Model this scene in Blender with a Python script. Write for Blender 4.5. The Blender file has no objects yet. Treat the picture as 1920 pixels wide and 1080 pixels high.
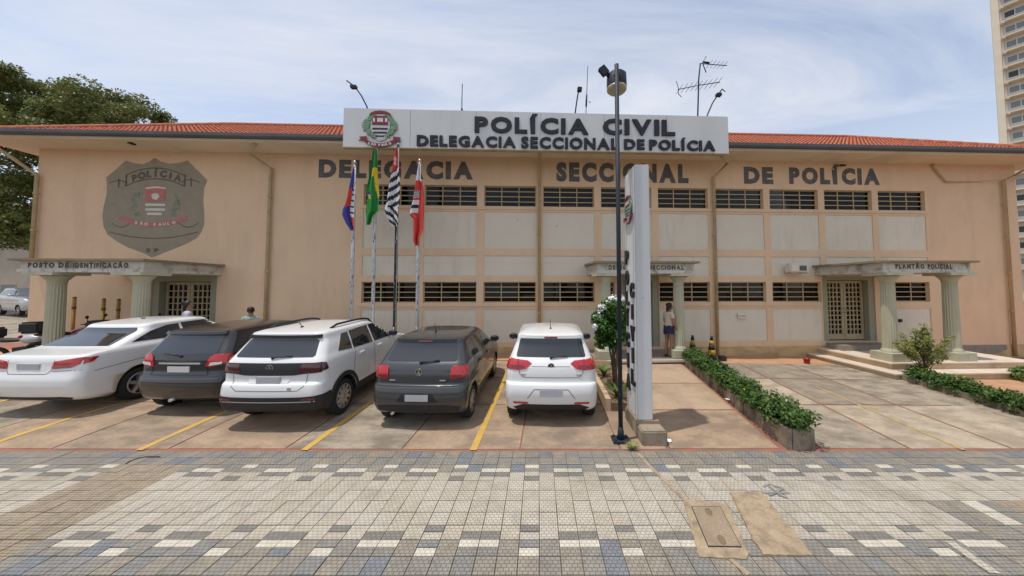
import bpy, bmesh, math, random
from mathutils import Vector, Matrix, noise
from mathutils.bvhtree import BVHTree

random.seed(7)
scene = bpy.context.scene
COL = scene.collection
rad = math.radians

# ------------------------------------------------------------------ camera
FPX, CX, CY, HOR = 600.0, 1010.0, 510.0, 537.0      # focal length, optical axis and horizon in 1920x1080 pixels
PITCH = math.atan((HOR - CY) / FPX)
EYE = 2.5
cam_data = bpy.data.cameras.new("camera")
cam_data.sensor_width = 36.0
cam_data.lens = FPX / 1920 * 36.0
cam_data.shift_x = (960 - CX) / 1920
cam_data.shift_y = (CY - 540) / 1920
cam_data.clip_end = 5000
cam = bpy.data.objects.new("camera", cam_data)
COL.objects.link(cam)
cam.location = (0, 0, EYE)
cam.rotation_euler = (math.pi / 2 + PITCH, 0, 0)
scene.camera = cam
scene.render.resolution_x, scene.render.resolution_y = 1024, 576

# ------------------------------------------------------------------ sky, sun, exposure
SUN_TO = Vector((-0.25, -0.095, 0.96)).normalized()
world = bpy.data.worlds.new("World")
scene.world = world
world.use_nodes = True
wn, wl = world.node_tree.nodes, world.node_tree.links
wn.clear()
w_out = wn.new("ShaderNodeOutputWorld")
w_bg = wn.new("ShaderNodeBackground")
w_bg.inputs["Strength"].default_value = 0.15
sky = wn.new("ShaderNodeTexSky")
sky.sky_type = 'NISHITA'
sky.sun_disc = False
sky.sun_elevation = math.asin(SUN_TO.z)
sky.sun_rotation = math.atan2(SUN_TO.x, SUN_TO.y)
sky.air_density = 1.0
sky.dust_density = 1.6
sky.ozone_density = 1.0
tc = wn.new("ShaderNodeTexCoord")
sep = wn.new("ShaderNodeSeparateXYZ")
wl.new(tc.outputs["Generated"], sep.inputs[0])
zc = wn.new("ShaderNodeMath"); zc.operation = 'MAXIMUM'; zc.inputs[1].default_value = 0.08
wl.new(sep.outputs["Z"], zc.inputs[0])
dx = wn.new("ShaderNodeMath"); dx.operation = 'DIVIDE'
dy = wn.new("ShaderNodeMath"); dy.operation = 'DIVIDE'
wl.new(sep.outputs["X"], dx.inputs[0]); wl.new(zc.outputs[0], dx.inputs[1])
wl.new(sep.outputs["Y"], dy.inputs[0]); wl.new(zc.outputs[0], dy.inputs[1])
comb = wn.new("ShaderNodeCombineXYZ")
wl.new(dx.outputs[0], comb.inputs[0]); wl.new(dy.outputs[0], comb.inputs[1])
mp = wn.new("ShaderNodeMapping")
mp.inputs["Rotation"].default_value = (0, 0, rad(24))
mp.inputs["Scale"].default_value = (0.55, 1.25, 1)
mp.inputs["Location"].default_value = (3.1, 1.7, 0)
wl.new(comb.outputs[0], mp.inputs[0])
n1 = wn.new("ShaderNodeTexNoise")
n1.inputs["Scale"].default_value = 0.75
n1.inputs["Detail"].default_value = 9
n1.inputs["Roughness"].default_value = 0.62
n1.inputs["Distortion"].default_value = 0.9
wl.new(mp.outputs[0], n1.inputs["Vector"])
cr = wn.new("ShaderNodeValToRGB")
cr.color_ramp.elements[0].position = 0.36; cr.color_ramp.elements[0].color = (0.30, 0.30, 0.30, 1)
cr.color_ramp.elements[1].position = 0.68; cr.color_ramp.elements[1].color = (0.92, 0.92, 0.92, 1)
wl.new(n1.outputs["Fac"], cr.inputs[0])
# thin haze towards the horizon
hz = wn.new("ShaderNodeMapRange")
hz.inputs["From Min"].default_value = 0.0; hz.inputs["From Max"].default_value = 0.65
hz.inputs["To Min"].default_value = 0.85; hz.inputs["To Max"].default_value = 0.0
wl.new(sep.outputs["Z"], hz.inputs["Value"])
mxx = wn.new("ShaderNodeMath"); mxx.operation = 'MAXIMUM'
wl.new(cr.outputs[0], mxx.inputs[0]); wl.new(hz.outputs[0], mxx.inputs[1])
mixc = wn.new("ShaderNodeMix"); mixc.data_type = 'RGBA'
wl.new(mxx.outputs[0], mixc.inputs["Factor"])
wl.new(sky.outputs[0], mixc.inputs["A"])
mixc.inputs["B"].default_value = (4.35, 4.5, 4.85, 1)
wl.new(mixc.outputs["Result"], w_bg.inputs["Color"])
wl.new(w_bg.outputs[0], w_out.inputs[0])

sun_data = bpy.data.lights.new("sun", 'SUN')
sun_data.energy = 2.5
sun_data.angle = rad(0.9)
sun_data.color = (1.0, 0.95, 0.87)
sun = bpy.data.objects.new("sun", sun_data)
COL.objects.link(sun)
sun.rotation_euler = (-SUN_TO).to_track_quat('-Z', 'Y').to_euler()

vs = scene.view_settings
vs.view_transform = 'Standard'; vs.look = 'None'; vs.gamma = 1; vs.use_curve_mapping = False
vs.exposure = 0.32
scene.cycles.use_denoising = True
scene.cycles.max_bounces = 8
scene.cycles.transparent_max_bounces = 12

# ------------------------------------------------------------------ pixel -> place
_c, _s = math.cos(PITCH), math.sin(PITCH)
FACADE_D, FACADE_R = 11.0, rad(2.4)


def ray(px, py):
    a, b = (px - CX) / FPX, (CY - py) / FPX
    return Vector((a, _c - _s * b, _s + _c * b))


def at_depth(px, py, Y):
    d = ray(px, py)
    return Vector((d.x * Y / d.y, Y, EYE + d.z * Y / d.y))


def FP(px, py, off=0.0):
    """pixel -> (along the facade, height) on a plane `off` metres in front of the facade"""
    d = ray(px, py)
    cr_, sr_ = math.cos(FACADE_R), math.sin(FACADE_R)
    oy = -FACADE_D
    t = (-off - oy * cr_) / (-d.x * sr_ + d.y * cr_)
    return (oy * sr_ + t * (d.x * cr_ + d.y * sr_), EYE + t * d.z)


def gz(X, Y):
    """height of the parking ground"""
    k = 0.033 if X < 1 else max(-0.008, 0.033 - (X - 1) * 0.0032)
    base = k * max(0.0, Y - 4.98)
    if X < -2:
        base += 0.008 * (-X - 2) * min(1.0, max(0.0, (Y - 4.98) / 0.8))
    return base


def gw(Y):
    return 0.05 * max(0.0, Y - 4.98)


def ground_at(px, py, fn=gz):
    d = ray(px, py)
    z = 0.0
    for _ in range(12):
        t = (z - EYE) / d.z
        z = fn(d.x * t, d.y * t)
    return Vector((d.x * t, d.y * t, z))


# ------------------------------------------------------------------ materials
def srgb(r, g, b):
    def f(c):
        c /= 255.0
        return c / 12.92 if c <= 0.04045 else ((c + 0.055) / 1.055) ** 2.4
    return (f(r), f(g), f(b))


MATS = {}


def pm(name, col, rough=0.75, var=0.12, scale=4.0, bump=0.0, bscale=60.0, metal=0.0, coat=0.0, spec=0.4, pos=False,
       stain=None, stain_scale=0.8, stain_amt=0.5, stain_lo=0.5, stain_hi=0.75, sheen=0.0, stretch=None, trans=0.0, grain=0.0, gscale=45.0):
    m = bpy.data.materials.new(name)
    m.use_nodes = True
    nt = m.node_tree
    n, l = nt.nodes, nt.links
    b = n["Principled BSDF"]
    b.inputs["Roughness"].default_value = rough
    b.inputs["Metallic"].default_value = metal
    b.inputs["Specular IOR Level"].default_value = spec
    b.inputs["Coat Weight"].default_value = coat
    b.inputs["Coat Roughness"].default_value = 0.04
    if trans:
        b.inputs["Transmission Weight"].default_value = trans
    if pos:
        g = n.new("ShaderNodeNewGeometry"); vec = g.outputs["Position"]
    else:
        t = n.new("ShaderNodeTexCoord"); vec = t.outputs["Object"]
    if stretch:
        mpp = n.new("ShaderNodeMapping"); mpp.inputs["Scale"].default_value = stretch
        l.new(vec, mpp.inputs[0]); svec = mpp.outputs[0]
    else:
        svec = vec
    no = n.new("ShaderNodeTexNoise")
    no.inputs["Scale"].default_value = scale
    no.inputs["Detail"].default_value = 6
    no.inputs["Roughness"].default_value = 0.6
    l.new(vec, no.inputs["Vector"])
    mr = n.new("ShaderNodeMapRange")
    mr.inputs["From Min"].default_value = 0.25; mr.inputs["From Max"].default_value = 0.75
    mr.inputs["To Min"].default_value = 1 - var; mr.inputs["To Max"].default_value = 1 + var
    l.new(no.outputs["Fac"], mr.inputs["Value"])
    vm = n.new("ShaderNodeVectorMath"); vm.operation = 'SCALE'
    vm.inputs[0].default_value = col
    l.new(mr.outputs[0], vm.inputs["Scale"])
    out = vm.outputs[0]
    if grain:
        ng = n.new("ShaderNodeTexNoise")
        ng.inputs["Scale"].default_value = gscale
        ng.inputs["Detail"].default_value = 5
        ng.inputs["Roughness"].default_value = 0.8
        l.new(vec, ng.inputs["Vector"])
        rg_ = n.new("ShaderNodeMapRange")
        rg_.inputs["From Min"].default_value = 0.3; rg_.inputs["From Max"].default_value = 0.7
        rg_.inputs["To Min"].default_value = 1 - grain; rg_.inputs["To Max"].default_value = 1 + grain
        l.new(ng.outputs["Fac"], rg_.inputs["Value"])
        vg = n.new("ShaderNodeVectorMath"); vg.operation = 'SCALE'
        l.new(out, vg.inputs[0]); l.new(rg_.outputs[0], vg.inputs["Scale"])
        out = vg.outputs[0]
    if stain:
        n2 = n.new("ShaderNodeTexNoise")
        n2.inputs["Scale"].default_value = stain_scale
        n2.inputs["Detail"].default_value = 8
        n2.inputs["Roughness"].default_value = 0.65
        l.new(svec, n2.inputs["Vector"])
        r2 = n.new("ShaderNodeMapRange")
        r2.inputs["From Min"].default_value = stain_lo; r2.inputs["From Max"].default_value = stain_hi
        r2.inputs["To Min"].default_value = 0; r2.inputs["To Max"].default_value = stain_amt
        l.new(n2.outputs["Fac"], r2.inputs["Value"])
        mx = n.new("ShaderNodeMix"); mx.data_type = 'RGBA'
        l.new(r2.outputs[0], mx.inputs["Factor"])
        l.new(out, mx.inputs["A"])
        mx.inputs["B"].default_value = (*stain, 1)
        out = mx.outputs["Result"]
    l.new(out, b.inputs["Base Color"])
    if bump:
        n3 = n.new("ShaderNodeTexNoise")
        n3.inputs["Scale"].default_value = bscale
        n3.inputs["Detail"].default_value = 4
        l.new(vec, n3.inputs["Vector"])
        bp = n.new("ShaderNodeBump")
        bp.inputs["Strength"].default_value = bump
        bp.inputs["Distance"].default_value = 0.01
        l.new(n3.outputs["Fac"], bp.inputs["Height"])
        l.new(bp.outputs[0], b.inputs["Normal"])
    MATS[name] = m
    return m


def tile_mat(name, col, joint=0.55, var=0.16):
    """paving tile: a tile cast with a grid of small raised rectangles"""
    m = pm(name, col, rough=0.8, var=var, scale=9.0, pos=True, stain=(0.12, 0.095, 0.07), stain_scale=1.3, stain_amt=0.35,
           stain_lo=0.5, stain_hi=0.72)
    nt = m.node_tree; n, l = nt.nodes, nt.links
    b = n["Principled BSDF"]
    g = n.new("ShaderNodeNewGeometry")
    mp_ = n.new("ShaderNodeMapping")
    mp_.inputs["Location"].default_value = (-0.006, 0.0, 0)
    l.new(g.outputs["Position"], mp_.inputs[0])
    br = n.new("ShaderNodeTexBrick")
    br.offset = 0.5; br.squash = 1.0
    br.inputs["Scale"].default_value = 1.0
    br.inputs["Brick Width"].default_value = 0.049
    br.inputs["Row Height"].default_value = 0.0385
    br.inputs["Mortar Size"].default_value = 0.0045
    br.inputs["Mortar Smooth"].default_value = 0.2
    br.inputs["Color1"].default_value = (1.05, 1.05, 1.05, 1)
    br.inputs["Color2"].default_value = (0.92, 0.92, 0.92, 1)
    br.inputs["Mortar"].default_value = (joint, joint, joint * 0.96, 1)
    l.new(mp_.outputs[0], br.inputs["Vector"])
    mu = n.new("ShaderNodeMix"); mu.data_type = 'RGBA'; mu.blend_type = 'MULTIPLY'
    mu.inputs["Factor"].default_value = 1.0
    src = b.inputs["Base Color"].links[0].from_socket
    l.new(src, mu.inputs["A"]); l.new(br.outputs["Color"], mu.inputs["B"])
    l.new(mu.outputs["Result"], b.inputs["Base Color"])
    bp = n.new("ShaderNodeBump"); bp.inputs["Strength"].default_value = 0.5; bp.inputs["Distance"].default_value = 0.004
    inv = n.new("ShaderNodeMath"); inv.operation = 'SUBTRACT'; inv.inputs[0].default_value = 1.0
    l.new(br.outputs["Fac"], inv.inputs[1]); l.new(inv.outputs[0], bp.inputs["Height"])
    l.new(bp.outputs[0], b.inputs["Normal"])
    return m


def glass_mat(name, tint=(0.55, 0.6, 0.6), refl=0.6):
    m = bpy.data.materials.new(name); m.use_nodes = True
    n, l = m.node_tree.nodes, m.node_tree.links
    n.remove(n["Principled BSDF"])
    tr = n.new("ShaderNodeBsdfTransparent"); tr.inputs[0].default_value = (*tint, 1)
    gl = n.new("ShaderNodeBsdfGlossy"); gl.inputs["Roughness"].default_value = 0.03
    gl.inputs["Color"].default_value = (refl, refl, refl, 1)
    fr = n.new("ShaderNodeFresnel"); fr.inputs[0].default_value = 1.5
    mx = n.new("ShaderNodeMixShader")
    l.new(fr.outputs[0], mx.inputs[0]); l.new(tr.outputs[0], mx.inputs[1]); l.new(gl.outputs[0], mx.inputs[2])
    l.new(mx.outputs[0], n["Material Output"].inputs[0])
    return m


def leaf_mat(name, c1, c2, c3, scale=2.5):
    m = bpy.data.materials.new(name); m.use_nodes = True
    n, l = m.node_tree.nodes, m.node_tree.links
    b = n["Principled BSDF"]
    b.inputs["Roughness"].default_value = 0.5
    b.inputs["Specular IOR Level"].default_value = 0.35
    t = n.new("ShaderNodeNewGeometry")
    no = n.new("ShaderNodeTexNoise"); no.inputs["Scale"].default_value = scale; no.inputs["Detail"].default_value = 8
    no.inputs["Roughness"].default_value = 0.75
    l.new(t.outputs["Position"], no.inputs["Vector"])
    cr_ = n.new("ShaderNodeValToRGB")
    cr_.color_ramp.elements[0].position = 0.32; cr_.color_ramp.elements[0].color = (*c1, 1)
    cr_.color_ramp.elements[1].position = 0.68; cr_.color_ramp.elements[1].color = (*c3, 1)
    e = cr_.color_ramp.elements.new(0.5); e.color = (*c2, 1)
    l.new(no.outputs["Fac"], cr_.inputs[0])
    l.new(cr_.outputs[0], b.inputs["Base Color"])
    tl = n.new("ShaderNodeBsdfTranslucent")
    l.new(cr_.outputs[0], tl.inputs[0])
    mx = n.new("ShaderNodeMixShader"); mx.inputs[0].default_value = 0.28
    l.new(b.outputs[0], mx.inputs[1]); l.new(tl.outputs[0], mx.inputs[2])
    l.new(mx.outputs[0], n["Material Output"].inputs[0])
    return m


PEACH = pm("peach plaster", (0.70, 0.50, 0.325), 0.85, 0.05, 1.2, 0.15, 40, stain=(0.50, 0.35, 0.225), stain_scale=0.9,
           stain_amt=0.42, stain_lo=0.48, stain_hi=0.78, stretch=(1.8, 1, 0.45), grain=0.05, gscale=14)
PANEL = pm("off-white panel paint", (0.67, 0.605, 0.485), 0.8, 0.04, 1.3, 0.12, 40, stain=(0.42, 0.37, 0.30), stain_scale=1.2,
           stain_amt=0.45, stain_lo=0.48, stain_hi=0.8, stretch=(2.5, 1, 0.5), grain=0.04, gscale=14)
PANELB = pm("off-white panel paint chipped", (0.66, 0.59, 0.475), 0.8, 0.05, 1.3, 0.12, 40, stain=(0.20, 0.17, 0.13),
            stain_scale=5.5, stain_amt=0.7, stain_lo=0.66, stain_hi=0.72, stretch=(1.3, 1, 1))
SOFFIT = pm("soffit cream", (0.70, 0.60, 0.46), 0.85, 0.05, 1.0, stain=(0.40, 0.31, 0.23), stain_scale=0.8, stain_amt=0.4)
PLINTH = pm("ochre plinth", (0.55, 0.40, 0.20), 0.9, 0.12, 2.0, 0.2, 30, stain=(0.22, 0.15, 0.09), stain_scale=1.6, stain_amt=0.7,
            stain_lo=0.45, stain_hi=0.7, stretch=(1, 1, 2.5))
BARE = pm("bare grey render", (0.25, 0.22, 0.18), 0.95, 0.25, 6, 0.4, 20)
STEEL = pm("window steel ochre", (0.48, 0.36, 0.20), 0.6, 0.1, 6)
GUTTER = pm("gutter grey", (0.10, 0.105, 0.11), 0.55, 0.2, 1.5, metal=0.3)
PIPE = pm("downpipe ochre", (0.46, 0.35, 0.20), 0.7, 0.15, 3, stain=(0.20, 0.14, 0.08), stain_scale=2.0, stain_amt=0.6)
ROOFM = pm("clay roof tile", (0.38, 0.11, 0.055), 0.85, 0.42, 7.0, stain=(0.16, 0.06, 0.035), stain_scale=3.0, stain_amt=0.6,
           stain_lo=0.5, stain_hi=0.7)
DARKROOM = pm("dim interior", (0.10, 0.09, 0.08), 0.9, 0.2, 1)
GLASS = glass_mat("window glass", (0.62, 0.63, 0.61), 0.4)
BLIND = pm("pale blind", (0.20, 0.21, 0.23), 0.8, 0.15, 3)
GREENSTONE = pm("pale green column paint", (0.44, 0.42, 0.30), 0.8, 0.08, 3.0, 0.1, 30, stain=(0.24, 0.22, 0.15), stain_scale=1.5,
                stain_amt=0.6, stretch=(2, 2, 0.5))
GREENWALL = pm("dull green jamb paint", (0.30, 0.29, 0.20), 0.8, 0.08, 2.0)
CORNICE = pm("weathered white cornice", (0.58, 0.54, 0.46), 0.85, 0.12, 3.0, 0.2, 30, stain=(0.16, 0.13, 0.09), stain_scale=3.0,
             stain_amt=0.8, stain_lo=0.5, stain_hi=0.68, stretch=(1.5, 1, 1.2))
CORNTOP = pm("mossy cornice edge", (0.24, 0.20, 0.12), 0.9, 0.2, 4)
SLATE = pm("slate paint", (0.105, 0.10, 0.10), 0.8, 0.25, 2.2, stain=(0.26, 0.21, 0.17), stain_scale=5, stain_amt=0.45, stain_lo=0.5, stain_hi=0.7)
INK = pm("dark lettering", (0.10, 0.09, 0.08), 0.8, 0.2, 5)
ALU = pm("brushed white aluminium", (0.60, 0.60, 0.58), 0.38, 0.04, 1.2, metal=0.25, stain=(0.44, 0.44, 0.43), stain_scale=0.7, stain_amt=0.4,
         stretch=(2.2, 1, 0.4))
BLACKLETTER = pm("black sign letter", (0.012, 0.013, 0.018), 0.45, 0.1, 5)
BADGEM = pm("olive badge paint", (0.29, 0.25, 0.18), 0.85, 0.12, 3.0, stain=(0.33, 0.26, 0.18), stain_scale=3, stain_amt=0.35)
BADGEDARK = pm("dark olive line paint", (0.125, 0.11, 0.085), 0.85, 0.2, 3.0)
FRED = pm("faded red paint", (0.45, 0.16, 0.14), 0.8, 0.15, 6)
FGREEN = pm("faded green paint", (0.22, 0.28, 0.20), 0.8, 0.15, 6)
FWHITE = pm("faded white paint", (0.60, 0.56, 0.50), 0.8, 0.1, 6)
CRED = pm("crest red", (0.20, 0.03, 0.035), 0.5, 0.1, 6)
CGREEN = pm("crest green", (0.19, 0.30, 0.19), 0.5, 0.15, 12)
CWHITE = pm("crest white", (0.65, 0.65, 0.65), 0.5, 0.05, 6)
CBLACK = pm("crest black", (0.02, 0.02, 0.03), 0.5, 0.05, 6)
DOORM = pm("door ochre paint", (0.42, 0.34, 0.20), 0.6, 0.1, 4)
FLOORM = pm("porch floor", (0.26, 0.22, 0.18), 0.6, 0.15, 3, stain=(0.15, 0.12, 0.1), stain_scale=2, stain_amt=0.4)
STEPM = pm("ochre step", (0.56, 0.42, 0.27), 0.85, 0.12, 3, 0.2, 30, stain=(0.25, 0.17, 0.1), stain_scale=2, stain_amt=0.5)
STEPTOP = pm("pale step tread", (0.60, 0.50, 0.40), 0.85, 0.1, 3, stain=(0.35, 0.26, 0.18), stain_scale=2, stain_amt=0.4)
SLABM = [pm("concrete slab " + k, c, 0.9, 0.16, 2.5, 0.35, 90, pos=True, stain=s, stain_scale=1.5, stain_amt=a, stain_lo=0.43, stain_hi=0.60, grain=0.22, gscale=28, stretch=(1, 1.7, 1))
         for k, c, s, a in (("tan", (0.32, 0.235, 0.16), (0.175, 0.135, 0.10), 0.8), ("ochre", (0.35, 0.25, 0.165), (0.20, 0.15, 0.11), 0.75),
                            ("grey", (0.33, 0.275, 0.205), (0.165, 0.135, 0.10), 0.85), ("pale", (0.40, 0.33, 0.24), (0.25, 0.195, 0.14), 0.75))]
DARKSLAB = pm("mottled dark slab", (0.215, 0.18, 0.135), 0.92, 0.25, 6.0, 0.4, 90, pos=True, grain=0.25, gscale=28, stain=(0.35, 0.28, 0.20), stain_scale=2.2, stain_amt=0.7,
              stain_lo=0.45, stain_hi=0.65)
WALKM = pm("ochre walkway slab", (0.41, 0.30, 0.20), 0.9, 0.1, 3.0, 0.3, 90, pos=True, grain=0.16, gscale=30, stain=(0.27, 0.195, 0.135), stain_scale=1.4, stain_amt=0.7, stain_lo=0.45, stain_hi=0.65)
JOINT = pm("brick red joint", (0.33, 0.12, 0.075), 0.9, 0.25, 5.0, 0.3, 60, pos=True, stain=(0.17, 0.12, 0.085), stain_scale=2.5, stain_amt=0.8,
           stain_lo=0.45, stain_hi=0.6)
YELLOW = pm("worn yellow road paint", (0.52, 0.32, 0.07), 0.8, 0.12, 5.0, pos=True, stain=(0.34, 0.25, 0.15), stain_scale=4, stain_amt=0.7,
            stain_lo=0.5, stain_hi=0.66)
FADEDYELLOW = pm("faded yellow road paint", (0.46, 0.30, 0.09), 0.85, 0.15, 5.0, pos=True, stain=(0.29, 0.235, 0.17), stain_scale=7, stain_amt=1.0, stain_lo=0.42, stain_hi=0.56)
EARTH = pm("dry earth", (0.20, 0.13, 0.08), 0.95, 0.25, 5.0, 0.5, 40, pos=True)
ASPHALT = pm("asphalt", (0.06, 0.058, 0.055), 0.9, 0.2, 8.0, 0.3, 120, pos=True)
KERBM = pm("kerb stone", (0.30, 0.22, 0.15), 0.9, 0.2, 5.0, 0.3, 60, pos=True)
MORTAR = pm("dark mortar", (0.11, 0.095, 0.08), 0.95, 0.25, 12.0, pos=True)
PATCH = pm("sandy cement patch", (0.36, 0.275, 0.18), 0.92, 0.12, 5.0, 0.6, 60, pos=True, grain=0.2, gscale=40, stain=(0.20, 0.15, 0.10), stain_scale=7, stain_amt=0.8, stain_lo=0.46, stain_hi=0.64)
LIDM = pm("weathered cement lid", (0.29, 0.22, 0.15), 0.92, 0.15, 5.0, 0.5, 60, pos=True, grain=0.2, gscale=40, stain=(0.20, 0.15, 0.10), stain_scale=3, stain_amt=0.7)
CONCRETE = pm("old concrete trough", (0.28, 0.225, 0.165), 0.95, 0.2, 5.0, 0.5, 40, pos=True, stain=(0.10, 0.08, 0.055), stain_scale=2.2,
              stain_amt=0.8, stain_lo=0.45, stain_hi=0.65)
BRICKRED = pm("orange paving", (0.45, 0.25, 0.14), 0.9, 0.15, 4.0, 0.3, 60, pos=True, stain=(0.25, 0.15, 0.1), stain_scale=1.5, stain_amt=0.5)
POLEM = pm("dark blue-grey steel", (0.022, 0.027, 0.038), 0.6, 0.15, 4, spec=0.25)
TOTEMM = pm("white aluminium totem", (0.60, 0.60, 0.60), 0.45, 0.04, 2.0, stain=(0.48, 0.47, 0.45), stain_scale=1.5, stain_amt=0.3, stretch=(2, 2, 0.4))
CHROME = pm("steel", (0.6, 0.6, 0.6), 0.3, 0.05, 5, metal=0.9)
RUBBER = pm("tyre rubber", (0.018, 0.018, 0.018), 0.85, 0.15, 8)
BLACKPL = pm("black plastic", (0.022, 0.022, 0.024), 0.6, 0.1, 8)
CARGLASS = pm("tinted car glass", (0.018, 0.022, 0.026), 0.05, 0.02, 3, spec=0.6, coat=0.6)
RIM = pm("alloy rim", (0.42, 0.41, 0.40), 0.35, 0.08, 6, metal=0.7)
TAIL = pm("red tail lamp", (0.42, 0.012, 0.015), 0.12, 0.1, 14, coat=1.0)
TAILDARK = pm("dark red tail lamp", (0.16, 0.012, 0.016), 0.12, 0.15, 14, coat=1.0)
TAILBLACK = pm("smoked tail lamp", (0.07, 0.010, 0.014), 0.12, 0.2, 14, coat=1.0)
LAMPWHITE = pm("clear lamp lens", (0.62, 0.60, 0.58), 0.15, 0.05, 10, coat=1.0)
PLATE = pm("plain grey number plate", (0.42, 0.43, 0.45), 0.5, 0.1, 4)
PLATEW = pm("plain pale number plate", (0.60, 0.60, 0.60), 0.5, 0.06, 4)
WHITEPAINT = pm("white car paint", (0.72, 0.72, 0.71), 0.32, 0.015, 2, coat=0.9)
SILVERPAINT = pm("silver car paint", (0.48, 0.48, 0.48), 0.35, 0.02, 2, metal=0.4, coat=0.8)
BLACKPAINT = pm("black car paint", (0.014, 0.014, 0.014), 0.3, 0.05, 2, coat=0.9)
GREYPAINT = pm("dark grey metallic paint", (0.050, 0.053, 0.056), 0.34, 0.04, 2, metal=0.35, coat=0.9)
SEAM = pm("panel gap", (0.02, 0.02, 0.02), 0.8, 0.05, 4)
SEAMW = pm("panel gap grey", (0.13, 0.13, 0.13), 0.8, 0.05, 4)
BARK = pm("bark", (0.16, 0.11, 0.07), 0.95, 0.3, 8.0, 0.6, 20)
MANGO = leaf_mat("mango leaves", (0.06, 0.09, 0.025), (0.145, 0.175, 0.045), (0.28, 0.27, 0.085), 0.9)
HEDGEL = leaf_mat("hedge leaves", (0.025, 0.065, 0.014), (0.06, 0.125, 0.024), (0.14, 0.21, 0.045), 5)
BUSHL = leaf_mat("bush leaves", (0.020, 0.065, 0.010), (0.050, 0.14, 0.020), (0.12, 0.22, 0.045), 6)
PALEL = leaf_mat("pale leaves", (0.10, 0.13, 0.03), (0.25, 0.27, 0.08), (0.45, 0.43, 0.16), 7)
STRAP = leaf_mat("strap leaves", (0.04, 0.09, 0.015), (0.10, 0.18, 0.03), (0.22, 0.26, 0.06), 6)
PETAL = pm("white petals", (0.80, 0.80, 0.78), 0.7, 0.05, 6)
SKIN = pm("brown skin", (0.30, 0.155, 0.095), 0.55, 0.06, 8)
HAIR = pm("dark hair", (0.018, 0.012, 0.010), 0.5, 0.2, 20)


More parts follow.
